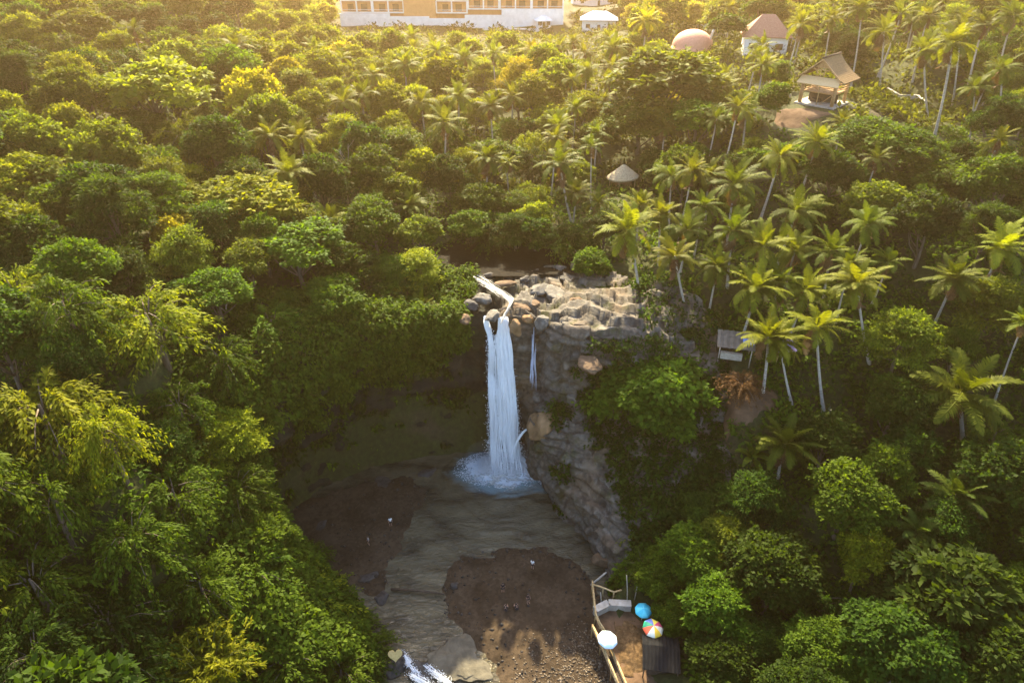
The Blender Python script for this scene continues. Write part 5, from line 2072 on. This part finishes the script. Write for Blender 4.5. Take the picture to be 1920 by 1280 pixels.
HERO = [  # px, py, crown width in px, form, tone, height
    (290, 185, 215, 'round', 'yellow-green', 14), (255, 250, 150, 'round', 'mid green', 9),
    (55, 345, 170, 'round', 'yellow-green', 9), (120, 400, 120, 'dense', 'mid green', 8), (15, 215, 110, 'round', 'yellow-green', 9),
    (470, 395, 230, 'dense', 'yellow-green', 10), (560, 470, 170, 'round', 'mid green', 8),
    (300, 360, 130, 'layered', 'mid green', 9), (60, 470, 150, 'dense', 'deep green', 9), (30, 140, 120, 'layered', 'deep green', 12),
    (80, 790, 270, 'drape', 'yellow-green', 10), (290, 610, 210, 'drape', 'yellow-green', 9), (430, 820, 150, 'layered', 'yellow-green', 8),
    (520, 640, 130, 'drape', 'mid green', 6), (130, 590, 180, 'drape', 'mid green', 9), (400, 560, 150, 'round', 'mid green', 8),
    (210, 830, 150, 'drape', 'yellow-green', 9), (340, 780, 150, 'drape', 'mid green', 8),
    (750, 275, 130, 'layered', 'mid green', 10), (640, 250, 110, 'layered', 'yellow-green', 11), (700, 420, 120, 'round', 'mid green', 8),
    (780, 500, 120, 'layered', 'yellow-green', 7), (650, 500, 120, 'round', 'deep green', 7), (930, 300, 110, 'round', 'mid green', 8), (900, 380, 110, 'dense', 'mid green', 7),
    (840, 330, 100, 'round', 'deep green', 9), (740, 510, 110, 'layered', 'mid green', 6), (690, 550, 100, 'drape', 'deep green', 5),
    (1250, 160, 250, 'round', 'olive', 15), (1200, 230, 150, 'dense', 'mid green', 9), (1310, 230, 130, 'round', 'mid green', 9),
    (1225, 745, 225, 'dense', 'mid green', 11), (1150, 560, 120, 'round', 'mid green', 6),
    (1640, 270, 190, 'round', 'mid green', 9), (1760, 330, 190, 'layered', 'mid green', 9), (1870, 350, 150, 'round', 'mid green', 10), (1560, 330, 110, 'dense', 'deep green', 8),
    (1640, 390, 130, 'dense', 'olive', 8), (1740, 420, 130, 'round', 'deep green', 9),
    (1450, 1075, 190, 'dense', 'deep green', 9), (1795, 1130, 270, 'round', 'deep green', 10), (1620, 1050, 110, 'round', 'yellow-green', 9), (1690, 1220, 210, 'dense', 'deep green', 8),
    (1540, 1220, 170, 'round', 'mid green', 7), (1345, 1140, 150, 'round', 'mid green', 7), (1290, 920, 190, 'dense', 'deep green', 8), (1420, 930, 150, 'layered', 'deep green', 8),
    (1590, 940, 160, 'dense', 'mid green', 8), (1550, 830, 130, 'round', 'deep green', 7), (1680, 760, 130, 'dense', 'deep green', 8), (1700, 620, 150, 'layered', 'olive', 9), (1860, 560, 150, 'layered', 'olive', 9),
    (1350, 1230, 150, 'dense', 'deep green', 6), (1880, 900, 180, 'dense', 'deep green', 9), (1660, 880, 130, 'layered', 'mid green', 8), (1300, 1040, 140, 'dense', 'mid green', 7),
    (1210, 1010, 130, 'drape', 'olive', 6), (1225, 890, 130, 'layered', 'mid green', 6), (1205, 985, 90, 'dense', 'deep green', 4), (1240, 860, 110, 'round', 'olive', 5), (1340, 860, 120, 'layered', 'deep green', 6), (1370, 1010, 130, 'round', 'olive', 7), (1230, 950, 100, 'dense', 'deep green', 6), (1205, 1060, 80, 'drape', 'mid green', 3.5), (1240, 1075, 110, 'dense', 'mid green', 5), (1270, 1150, 90, 'dense', 'mid green', 4),
    (1885, 1240, 170, 'round', 'deep green', 8), (1780, 980, 150, 'layered', 'deep green', 8),
    (385, 1245, 180, 'bamboo', 'yellow-green', 7), (570, 1150, 190, 'drape', 'yellow-green', 7), (660, 1185, 120, 'drape', 'mid green', 5), (470, 1080, 170, 'drape', 'mid green', 7),
    (250, 1030, 190, 'drape', 'mid green', 8), (100, 950, 170, 'drape', 'mid green', 9), (70, 1110, 210, 'drape', 'mid green', 9), (200, 1180, 200, 'drape', 'deep green', 8), (60, 1235, 190, 'drape', 'deep green', 7),
    (330, 940, 170, 'drape', 'mid green', 8), (440, 930, 140, 'drape', 'mid green', 7), (380, 1110, 170, 'drape', 'mid green', 7), (540, 1245, 160, 'drape', 'mid green', 6), (640, 1265, 150, 'drape', 'mid green', 5),
    (500, 1010, 130, 'round', 'mid green', 6), (250, 1260, 150, 'drape', 'deep green', 6), (700, 1250, 90, 'drape', 'deep green', 3.5),
    (480, 720, 130, 'drape', 'mid green', 6), (150, 690, 110, 'dense', 'deep green', 7), (420, 690, 120, 'drape', 'mid green', 7), (530, 860, 90, 'drape', 'deep green', 4),
    (610, 1120, 120, 'drape', 'yellow-green', 5), (580, 1050, 90, 'drape', 'mid green', 4), (690, 1215, 110, 'drape', 'mid green', 4), (620, 1235, 120, 'drape', 'yellow-green', 5),
    (1390, 725, 95, 'drape', 'rust-brown', 3.0), (320, 440, 70, 'dense', 'golden', 5),
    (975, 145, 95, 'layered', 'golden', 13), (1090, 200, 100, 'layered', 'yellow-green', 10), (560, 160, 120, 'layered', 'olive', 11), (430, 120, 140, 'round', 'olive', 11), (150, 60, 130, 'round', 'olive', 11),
    (1000, 440, 95, 'round', 'deep green', 6), (925, 440, 100, 'drape', 'deep green', 6), (1060, 468, 70, 'drape', 'mid green', 5), (965, 425, 90, 'layered', 'deep green', 7), (885, 425, 100, 'dense', 'mid green', 6), (940, 420, 70, 'layered', 'deep green', 5), (1065, 450, 80, 'dense', 'deep green', 5), (1110, 505, 80, 'dense', 'mid green', 5), (1180, 600, 80, 'drape', 'mid green', 4),
]
for i, (px, py, w, f, tn_, hh) in enumerate(HERO):
    crown_at(px, py, w, f, tn_, hh, 1000 + i)

PALMS = [  # crown px, foot px (None: hidden), size, tone, height when hidden
    ((1050, 305), (1062, 425), 1.0, 'mid green', 0), ((1178, 432), (1222, 606), 1.1, 'yellow-green', 0), ((1265, 480), (1287, 632), .95, 'yellow-green', 0),
    ((1440, 632), (1441, 742), 1.05, 'yellow-green', 0), ((1462, 640), (1474, 752), .8, 'yellow-green', 0), ((1532, 612), (1529, 762), .95, 'yellow-green', 0), ((1608, 530), (1612, 682), .9, 'yellow-green', 0),
    ((1492, 395), None, 1.0, 'mid green', 10), ((1378, 345), None, 1.0, 'mid green', 10), ((1462, 292), None, 1.0, 'yellow-green', 10), ((1532, 268), None, 1.0, 'yellow-green', 10),
    ((1318, 385), None, .8, 'mid green', 8), ((1432, 462), None, 1.0, 'yellow-green', 9), ((1418, 540), None, .95, 'yellow-green', 8), ((1510, 545), None, .9, 'yellow-green', 8), ((1375, 430), None, .9, 'mid green', 8),
    ((1240, 400), None, .9, 'yellow-green', 8), ((1200, 385), None, .8, 'yellow-green', 7), ((1290, 430), None, .9, 'mid green', 7), ((1560, 470), None, .9, 'mid green', 8), ((1345, 500), None, .8, 'mid green', 7),
    ((1657, 60), (1657, 168), 1.0, 'yellow-green', 0), ((1733, 95), (1728, 224), .9, 'yellow-green', 0), ((1785, 82), (1769, 268), 1.15, 'yellow-green', 0), ((1616, 15), (1607, 168), .9, 'yellow-green', 0),
    ((1880, 130), (1867, 254), .9, 'mid green', 0), ((1828, 165), (1823, 268), .7, 'mid green', 0), ((1800, 60), (1795, 200), .9, 'mid green', 0), ((1430, 85), (1430, 170), .8, 'yellow-green', 0),
    ((1802, 735), (1797, 842), 1.3, 'mid green', 0), ((1690, 25), None, 1.0, 'yellow-green', 12), ((1845, 45), None, 1.0, 'mid green', 12), ((1560, 35), None, .9, 'yellow-green', 12), ((1500, 45), None, .9, 'yellow-green', 12),
    ((1212, 40), None, 1.1, 'golden', 12), ((1400, 210), None, .9, 'mid green', 8), ((1470, 835), None, .9, 'mid green', 5), ((1880, 465), None, 1.2, 'yellow-green', 9), ((1790, 520), None, 1.0, 'mid green', 8),
    ((1720, 1000), None, .8, 'deep green', 6), ((1790, 930), None, .9, 'deep green', 7), ((768, 385), None, .7, 'mid green', 6), ((925, 100), None, .9, 'yellow-green', 12), ((870, 110), None, .9, 'yellow-green', 12),
    ((820, 95), None, .9, 'yellow-green', 12), ((1000, 95), None, .9, 'golden', 12), ((1100, 130), None, .9, 'yellow-green', 12), ((700, 140), None, .9, 'yellow-green', 12), ((760, 120), None, .9, 'yellow-green', 12),
    ((640, 110), None, .8, 'yellow-green', 11), ((1150, 90), None, .9, 'yellow-green', 12), ((1050, 85), None, .9, 'yellow-green', 12), ((440, 85), None, .9, 'yellow-green', 12), ((250, 55), None, .9, 'mid green', 12),
    ((430, 165), None, .8, 'mid green', 10), ((860, 180), None, .9, 'yellow-green', 11), ((790, 190), None, .9, 'yellow-green', 11), ((920, 200), None, .8, 'mid green', 9), ((1120, 250), None, .8, 'mid green', 8),
    ((1080, 360), None, .8, 'mid green', 6), ((1120, 380), None, .8, 'mid green', 6), ((590, 90), None, .9, 'yellow-green', 11), ((1330, 330), None, .8, 'mid green', 8), ((1260, 330), None, .8, 'mid green', 9),
    ((1900, 30), None, 1.0, 'mid green', 12), ((1740, 30), None, .9, 'yellow-green', 12), ((1580, 230), None, .7, 'yellow-green', 6), ((1490, 470), None, .9, 'yellow-green', 8), ((1460, 530), None, .9, 'mid green', 7),
]
for i, (c_, f_, sz, tn_, hh) in enumerate(PALMS):
    if f_:
        p, g = locate(*f_)
        d = ray(*c_)
        t = p[1] / d[1]
        top = CAM + d * t
        put_palm(p[0], p[1], g - .1, float(top[2] - g), tn_, sz, 2000 + i, tuple(top))
        placed.append((top[0], top[1], 4.2 * sz))
    else:
        p, g = locate(*c_, hh)
        put_palm(p[0], p[1], g - .1, hh, tn_, sz, 2000 + i)
        placed.append((p[0], p[1], 4.2 * sz))

# banana plants
for i, (px, py, s) in enumerate([(765, 395, 1.0), (1400, 520, 1.0), (1330, 620, .8), (1090, 540, .7), (1130, 590, .7), (1240, 1120, .8), (1410, 860, 1.0), (1560, 560, .9)]):
    if 3000 + i in UNSEEN:
        continue
    p, g = locate(px, py, 1.6)
    r = bpy.data.objects.new('banana_plant', None)
    r.location = (p[0], p[1], g)
    link(r)
    t = obj('stem', MB().tube([(0, 0, -.6), (.05, 0, .7), (0, 0, 1.5)], [.16, .14, .1], 7).mesh('stem', M['culm'], True), r)
    c = obj('crown', BAN_CR[i % 2], r)
    c.location = (0, 0, 1.4)
    c.rotation_euler = (0, 0, i)
    r.scale = (s, s, s)
    set_mat(c, MP['yellow-green' if i % 2 else 'mid green'])
    PLANTS.append(dict(sid=3000 + i, root=r, kind='banana', form='banana', tone='yellow-green' if i % 2 else 'mid green', c=np.array((p[0], p[1], g + 2)), rad=1.8 * s, parts=[t, c]))


# bare trees
def bare_tree(seed, h, mat='pale_bark', fork=3):
    rg = np.random.default_rng(seed)
    mb = MB()

    def grow(p, d, ln, r, dep):
        pts, rad = [p], [r]
        q = p
        for k in range(4):
            d = norm(d + rg.normal(0, .12, 3) + np.array((0, 0, .05)))
            q = q + d * ln / 4
            pts.append(q)
            rad.append(r * (1 - .16 * (k + 1)))
        mb.tube(pts, rad, 6)
        if dep:
            for k in range(fork if dep > 1 else 2):
                a = rg.random() * 6.28
                dd = norm(d + .75 * np.array((math.cos(a), math.sin(a), .1)))
                grow(np.array(pts[2 + (k % 3)]), dd, ln * .62, r * .5, dep - 1)
    grow(np.array((0, 0, -1.0)), np.array((0, 0, 1.0)), h * .7, .16, 3)
    return mb.mesh('trunk', M[mat], True)


for i, (px, py, h, lb) in enumerate([(655, 385, 9, 'leafless pale tree with forked white branches among the green crowns'), (1885, 455, 9, 'slim pale tree with bare forking branches at the right edge'),
                                     (425, 600, 5, 'thin dead white stem sticking out of the left slope'), (1560, 870, 6, 'thin bare pale stem in the shaded right slope')]):
    p, g = locate(px, py, 0)
    o = obj('bare_tree', bare_tree(600 + i, h), None, (p[0], p[1], g))
    tag(o, lb, 'tree', 'bare trees')
# the tall white trunk under the golden crown
p, g = locate(973, 268, 0)

# ---- filling the forest between the hand-placed crowns
CLEAR = [  # rect in the frame, depth up to which crowns must stay out of it
    (850, 470, 1075, 900, 101), (700, 900, 1100, 1290, 95), (600, 950, 700, 1080, 90), (1098, 1070, 1262, 1290, 86), (1490, 95, 1600, 205, 140), (640, 0, 1062, 52, 290), (1085, 18, 1165, 60, 290), (1262, 55, 1330, 92, 225),
    (1400, 60, 1470, 92, 170), (1132, 315, 1198, 362, 125), (1340, 632, 1480, 690, 96), (1028, 560, 1215, 660, 96), (1028, 660, 1110, 1000, 96), (1350, 690, 1440, 770, 96), (1480, 195, 1560, 225, 140),
    (1650, 80, 1670, 160, 150), (1720, 120, 1790, 250, 150), (1425, 690, 1545, 755, 96), (1185, 520, 1230, 600, 96), (1270, 540, 1292, 625, 96), (550, 640, 900, 900, 96), (1600, 570, 1620, 670, 96), (1660, 150, 1760, 210, 150),
    (1040, 360, 1072, 420, 125)]
CL = np.array(CLEAR, float)
BLD = [(o.location.x, o.location.y, r) for n_, r in (('pavilion', 9), ('thatched_hut', 4), ('stall', 3.5), ('shelter', 2.5), ('house', 8), ('villa', 13), ('shed', 4), ('shed.001', 4), ('domed_pavilion', 7), ('steps', 6), ('awning', 5), ('shack', 3)) for o in [bpy.data.objects.get(n_)] if o]
FALLZONE = np.array([(-10, 76), (-10, 93), (18, 93), (20, 70), (8, 62)], float)


def hgrid(x, y):
    i = int(np.clip(np.searchsorted(gx, x) - 1, 0, len(gx) - 2))
    j = int(np.clip(np.searchsorted(gy, y) - 1, 0, len(gy) - 2))
    u, v = (x - gx[i]) / (gx[i + 1] - gx[i]), (y - gy[j]) / (gy[j + 1] - gy[j])
    return float(GZ[i, j] * (1 - u) * (1 - v) + GZ[i + 1, j] * u * (1 - v) + GZ[i, j + 1] * (1 - u) * v + GZ[i + 1, j + 1] * u * v)


def ok_spot(x, y, rad, hmid, sp):
    for bx, by, bw in BLD:
        if math.hypot(x - bx, y - by) < bw + rad * .6:
            return None
    g = hgrid(x, y)
    px, py, dep = project(np.array((x, y, g + hmid)))
    if dep < 20:
        return None
    rp_ = rad / dep * FPX
    if px < -60 - rp_ or px > 1980 + rp_ or py < -40 - rp_ or py > 1330 + rp_:
        return None
    for x0, y0, x1, y1, dd in CL:
        if dep < dd:
            nx, ny = min(max(px, x0), x1), min(max(py, y0), y1)
            if math.hypot(px - nx, py - ny) < rp_ * .85:
                return None
    # hotel frontage
    if bl[0] - 6 < x < br[0] + 6 and y > min(bl[1], br[1]) - 12:
        return None
    for qx, qy, qr in placed:
        if math.hypot(x - qx, y - qy) < (qr + rad) * sp:
            return None
    a = np.array([x]); b = np.array([y])
    if sdist(a, b, FLOOR)[0] > -rad * .45 or sdist(a, b, RIVER)[0] > -rad * .6 or inside(a, b, FALLZONE)[0]:
        return None
    return g, px, py, dep


rs = random.Random(99)
FAR = []
cnt = {'tree': 0, 'palm': 0, 'bamboo': 0}
for it in range(9000):
    if it < 4500:
        y = rs.uniform(22, 130)
        x = rs.uniform(-1, 1) * (y * .75 + 28)
    else:
        y = 115 + 215 * rs.random()
        x = rs.uniform(-1, 1) * (y * .85 + 12)
    left = x < -5
    if y > 150:
        form = rs.choice((['palm'] * 2 if -30 < x else ['round']) + ['round', 'round', 'layered', 'dense', 'layered'])
        rad = rs.uniform(4.0, 6.4)
        sp = .64
    elif left:
        form = rs.choice(['round', 'dense', 'drape', 'drape', 'layered', 'bamboo', 'layered'] if y < 75 else ['round', 'round', 'dense', 'layered', 'drape', 'round', 'layered', 'palm' if x > -40 else 'dense'])
        rad = rs.uniform(3.6, 6.0)
        sp = .58
    else:
        form = rs.choice(['round', 'dense', 'dense', 'layered', 'drape', 'round', 'palm'] + (['palm', 'palm'] if y > 62 and x < 60 else []))
        rad = rs.uniform(2.4, 4.4)
        sp = .62
    hgt = {'palm': rs.uniform(7, 12), 'bamboo': rs.uniform(7, 10)}.get(form, rad * rs.uniform(1.7, 2.3))
    if -30 < x < 16 and 60 < y < 100:
        hgt *= .7
        rad *= .8
    q = ok_spot(x, y, rad, hgt * .75, sp)
    if q is None:
        continue
    g, px, py, dep = q  # leaf tone weights by frame position: yellower toward the top, imitating backlight
    if form == 'palm':
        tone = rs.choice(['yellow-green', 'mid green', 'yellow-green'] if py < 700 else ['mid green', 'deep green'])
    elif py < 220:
        tone = rs.choice(['olive'] + ['yellow-green'] * 7 + ['golden'] if 450 < px < 1350 else ['olive', 'yellow-green', 'mid green', 'deep green'])  # far centre favours yellow-green and golden leaves, putting the warm glow into colour
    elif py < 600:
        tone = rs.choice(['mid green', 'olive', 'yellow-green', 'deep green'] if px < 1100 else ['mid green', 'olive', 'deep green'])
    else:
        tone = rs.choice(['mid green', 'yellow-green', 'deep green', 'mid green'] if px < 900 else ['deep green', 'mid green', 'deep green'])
    if form == 'palm':
        rad = min(rad, 4.0)
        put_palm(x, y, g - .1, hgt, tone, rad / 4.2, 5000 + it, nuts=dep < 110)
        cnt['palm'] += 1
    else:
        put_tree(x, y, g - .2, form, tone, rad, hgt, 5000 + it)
        cnt['bamboo' if form == 'bamboo' else 'tree'] += 1
    placed.append((x, y, rad))
print('planted', cnt, len(PLANTS), 'script s', round(time.time() - T0, 1))
# ------------------------------------------------------------------ undergrowth over the ground, creepers on the cliffs
def scatter_bushes(name, pts, rads, per, L, mat, seed, stretch=1.0, droop=.3):
    rg = np.random.default_rng(seed)
    n = len(pts)
    P = np.repeat(pts, per, 0)
    r = np.repeat(rads, per)[:, None]
    u = unit(rg, n * per)
    u[:, 2] = np.abs(u[:, 2])
    P = P + u * r * np.array((1, 1, stretch)) * (.5 + .5 * rg.random((n * per, 1)))
    D = u * .7 + unit(rg, n * per) * .8 + np.array((0, 0, -droop))
    Nn = u * .5 + np.array((0, 0, .8)) + unit(rg, n * per) * .4
    s = L * np.repeat(rg.uniform(.7, 1.3, n), per) * rg.uniform(.7, 1.3, n * per)
    V, F = leaves(P, D, Nn, s, s * .3)
    ti = np.clip(np.repeat(rg.normal(.4, .22, n), per) + rg.normal(0, .2, n * per), 0, 1)
    return struct(obj(name, np_mesh(name, V, F, mat, {'tint': ('FACE', ti)})), 'stuff')


rg = np.random.default_rng(77)
n = 40000
yy = 20 + 300 * rg.random(n) ** 1.35
xx = rg.uniform(-1, 1, n) * (yy * .85 + 22)
zz = height(xx, yy)
px, py, dep = project(np.stack([xx, yy, zz + 1], -1))
keep = (px > -120) & (px < 2040) & (py > -60) & (py < 1380) & (sdist(xx, yy, FLOOR) < -.5) & (sdist(xx, yy, RIVER) < -1.2) & ~inside(xx, yy, FALLZONE)
keep &= ~((sdist(xx, yy, LOFT_POLY) > .5) & (xx > 0))
for q in (e1, e2):
    keep &= np.hypot(xx - q[0], yy - q[1]) > (6.5 if q is not e2 else 3.5)
keep &= np.hypot(xx - hx, yy - hy) > 8
keep &= ~((xx > bl[0] - 4) & (xx < br[0] + 4) & (yy > min(bl[1], br[1]) - 5))
keep &= ~((xx > 10.3) & (xx < 18.5) & (yy > 38) & (yy < 52.5))
kk = np.where(keep)[0]
near = kk[yy[kk] < 120][:4600]
farr = kk[yy[kk] >= 120][:3600]
scatter_bushes('undergrowth', np.stack([xx, yy, zz], -1)[near], rg.uniform(.7, 1.8, len(near)), 28, .6, ML['mid green'], 5)
scatter_bushes('far_scrub', np.stack([xx, yy, zz], -1)[farr], rg.uniform(1.2, 3.0, len(farr)), 34, 1.0, ML['olive'], 6)

# creepers hanging over the rim and upper face of the left cliff, thinning downwards
idx = rg.integers(0, LP.shape[0] * LP.shape[1], 12000)
pp = LP.reshape(-1, 3)[idx]
nn = LN.reshape(-1, 3)[idx]
pz = sstep((pp[:, 2] - 9) / 10) * .9 + .10
pat = fbm(pp * .22, 3)
kp = (rg.random(len(pp)) < pz) & (pat > .35 - 1.15 * sstep((pp[:, 2] - 13) / 8)) & (pp[:, 2] > .8) & ~((pp[:, 0] > -6.5) & (pp[:, 2] < 24.4))
kp |= (pp[:, 1] < 58) & (pp[:, 2] > .4)
kp &= ~((pp[:, 0] > -5.5))
pv = pp[kp] + nn[kp] * .25
scatter_bushes('creepers', pv, rg.uniform(.4, 1.4, len(pv)), 24, .5, ML['mid green'], 9, 1.1, .9)
low = LP.reshape(-1, 3)[rg.integers(0, LP.shape[0] * LP.shape[1], 2600)]
low = low[(low[:, 2] > 2) & (low[:, 2] < 17) & (low[:, 0] < -6) & (fbm(low * .35 + 70, 3) > .1)]
scatter_bushes('hanging_vines', low, rg.uniform(.3, .7, len(low)), 26, .45, ML['deep green'], 14, -3.2, 1.4)
idx = rg.integers(0, RP.shape[0] * RP.shape[1], 5200)
pp = RP.reshape(-1, 3)[idx]
pat = fbm(pp * .3 + 40, 3)
kp = (pat > .25 - 1.3 * sstep((pp[:, 0] - 7.5) / 4) + .5 * sstep((pp[:, 2] - 20) / 4)) & (pp[:, 0] > 5.5) & ((pp[:, 0] < 11) | (rg.random(len(pp)) < .45)) & (pp[:, 2] > .6) & ~((pp[:, 1] > 72.5) & (pp[:, 0] < 17) & (pp[:, 2] > 12))
fd = -sdist(pp[:, 0], pp[:, 1], FLOOR)
kp &= (fd > 3.4) | (pat > .32)
pv = pp[kp]
scatter_bushes('bank_creepers', pv, rg.uniform(.5, 1.6, len(pv)), 38, .5, ML['deep green'], 10, 1.0, .6)

# yellow meadow at the left edge
mp_, mg_ = locate(12, 305)
M['meadow'] = mat_noise('meadow_grass', [(.3, (.10, .12, .008)), (.7, (.24, .22, .015))], .8, .95, .5, geo=True)
grid_sheet('meadow', mp_[0] - 9, mp_[0] + 4, mp_[1] - 6, mp_[1] + 7, .6, lambda X, Y: height(X, Y) + .35, M['meadow'])

# ------------------------------------------------------------------ light
EL, AZ = R(38), R(-4)          # azimuth from +Y, negative = left
sd_ = Vector((math.sin(AZ) * math.cos(EL), math.cos(AZ) * math.cos(EL), math.sin(EL)))
sl = bpy.data.lights.new('sun', 'SUN')
sl.energy = 5.0
sl.angle = R(0.8)
sl.color = (1.0, .86, .56)
so = bpy.data.objects.new('sun', sl)
so.rotation_euler = (-sd_).to_track_quat('-Z', 'Y').to_euler()
so.location = (0, 0, 200)
link(so)
w = bpy.data.worlds.new('World')
scene.world = w
w.use_nodes = True
nt = w.node_tree
bg = nt.nodes['Background']
sky = nt.nodes.new('ShaderNodeTexSky')
sky.sky_type = 'NISHITA'
sky.sun_disc = False
sky.sun_elevation = EL
sky.sun_rotation = AZ
sky.air_density = 1.0
sky.dust_density = 2.5
nt.links.new(sky.outputs['Color'], bg.inputs['Color'])
bg.inputs['Strength'].default_value = .15

# the warm air: a box round the whole valley
mh, nt, out = new_mat('haze_air')
pv_ = nt.nodes.new('ShaderNodeVolumePrincipled')
pv_.inputs['Color'].default_value = (1.0, .66, .31, 1)
pv_.inputs['Density'].default_value = .00037
pv_.inputs['Anisotropy'].default_value = .78
nt.links.new(pv_.outputs['Volume'], out.inputs['Volume'])
o = obj('haze', MB().box((0, 260, 49), (1400, 1000, 102)).mesh('haze', mh))
struct(o, 'stuff')

SEEN = [p for p in PLANTS if p['sid'] not in UNSEEN]

# past 300 trees the farthest and smallest make one mass of woodland
trees = sorted([p for p in SEEN if p['kind'] == 'tree'], key=lambda p: -p['rad'] / project(p['c'])[2])
extra = trees[298:]
print('trees', len(trees), 'palms', sum(p['kind'] == 'palm' for p in SEEN))
if extra:
    bpy.context.view_layer.update()
    tl = list(TONES)
    VV, FF, TT, MI, b = [], [], [], [], 0
    rg = np.random.default_rng(3)
    for p in extra:
        cr = p['parts'][1]
        me = cr.data
        co = np.empty(len(me.vertices) * 3, np.float32)
        me.vertices.foreach_get('co', co)
        co = co.reshape(-1, 4, 3)
        ti = np.empty(len(me.polygons), np.float32)
        me.attributes['tint'].data.foreach_get('value', ti)
        k = rg.random(len(co)) < .4
        co, ti = co[k], ti[k]
        co = co[:, :1] + (co - co[:, :1]) * 1.5
        mw = np.array(cr.matrix_world)
        co = co.reshape(-1, 3) @ mw[:3, :3].T + mw[:3, 3]
        VV.append(co)
        FF.append(np.arange(len(co)).reshape(-1, 4) + b)
        b += len(co)
        TT.append(ti)
        MI.append(np.full(len(ti), tl.index(p['tone'])))
        for c in p['parts']:
            bpy.data.objects.remove(c)
        bpy.data.objects.remove(p['root'])
    struct(obj('far_woodland', np_mesh('far_woodland', np.concatenate(VV), np.concatenate(FF), None, {'tint': ('FACE', np.concatenate(TT))}, mats=[ML[t] for t in tl], midx=np.concatenate(MI))), 'stuff')
    ex = {p['sid'] for p in extra}
    SEEN = [p for p in SEEN if p['sid'] not in ex]

# ------------------------------------------------------------------ labels for the plants
ORD = ('first second third fourth fifth sixth seventh eighth ninth tenth eleventh twelfth thirteenth fourteenth fifteenth sixteenth seventeenth eighteenth nineteenth twentieth '
       'twenty-first twenty-second twenty-third twenty-fourth twenty-fifth twenty-sixth twenty-seventh twenty-eighth twenty-ninth thirtieth').split() + ['farther'] * 90
BANDS = [(60, 'level with the far buildings'), (120, 'level with the pavilion roof'), (190, 'level with the pavilion posts'), (270, 'just below the pavilion'), (350, 'level with the thatched hut'),
         (440, 'above the upper river'), (530, 'level with the upper river'), (620, 'level with the waterfall lip'), (720, 'level with the upper waterfall'),
         (820, 'level with the lower waterfall'), (920, 'level with the splash'), (1020, 'level with the pool'), (1120, 'level with the sandbar'), (9999, 'level with the parasols')]
FORMW = {'round': 'rounded', 'dense': 'bushy', 'layered': 'tiered', 'drape': 'feathery', 'bamboo': 'arching', 'palm': 'tall', 'banana': 'broad-leaved'}
NAMEW = {'tree': 'tree', 'palm': 'coconut palm', 'bamboo': 'bamboo clump', 'banana': 'banana plant'}
GRPW = {'tree': 'jungle trees of the valley', 'palm': 'coconut palms', 'bamboo': 'bamboo clumps', 'banana': 'banana plants'}
cells = {}
for P_ in SEEN:
    px, py, dep = project(P_['c'])
    P_['px'] = float(px)
    bi = next(i for i, (a, _) in enumerate(BANDS) if py < a)
    side = 'left' if px < 960 else 'right'
    cells.setdefault((P_['kind'], P_['form'], P_['tone'], bi, side), []).append(P_)
for (kind, form, tone, bi, side), L in cells.items():
    L.sort(key=lambda p: p['px'] if side == 'left' else -p['px'])
    for k, P_ in enumerate(L):
        where = 'left of the falls' if side == 'left' else 'right of the falls'
        if len(L) == 1:
            lb = f"{tone} {FORMW[form]} {NAMEW[kind]} {where}, {BANDS[bi][1]}"
        else:
            lb = f"{tone} {FORMW[form]} {NAMEW[kind]}, {ORD[k]} from the {side} edge, {BANDS[bi][1]}"
        tag(P_['root'], lb, {'tree': 'tree', 'palm': 'palm', 'bamboo': 'bamboo', 'banana': 'banana plant'}[kind], GRPW[kind])

# ------------------------------------------------------------------ render settings
scene.render.engine = 'CYCLES'
cy = scene.cycles
cy.max_bounces = 6
cy.diffuse_bounces = 3
cy.glossy_bounces = 2
cy.transmission_bounces = 3
cy.transparent_max_bounces = 6
cy.volume_bounces = 0
cy.use_denoising = True
cy.denoising_input_passes = 'RGB_ALBEDO_NORMAL'
cy.denoising_prefilter = 'ACCURATE'
cy.sample_clamp_indirect = 6
try:
    cy.denoiser = 'OPENIMAGEDENOISE'
except Exception:
    pass
scene.view_settings.view_transform = 'Standard'
scene.view_settings.look = 'None'
scene.view_settings.gamma = 1.0
scene.view_settings.exposure = 2.35
print('scene ready', round(time.time() - T0, 1))
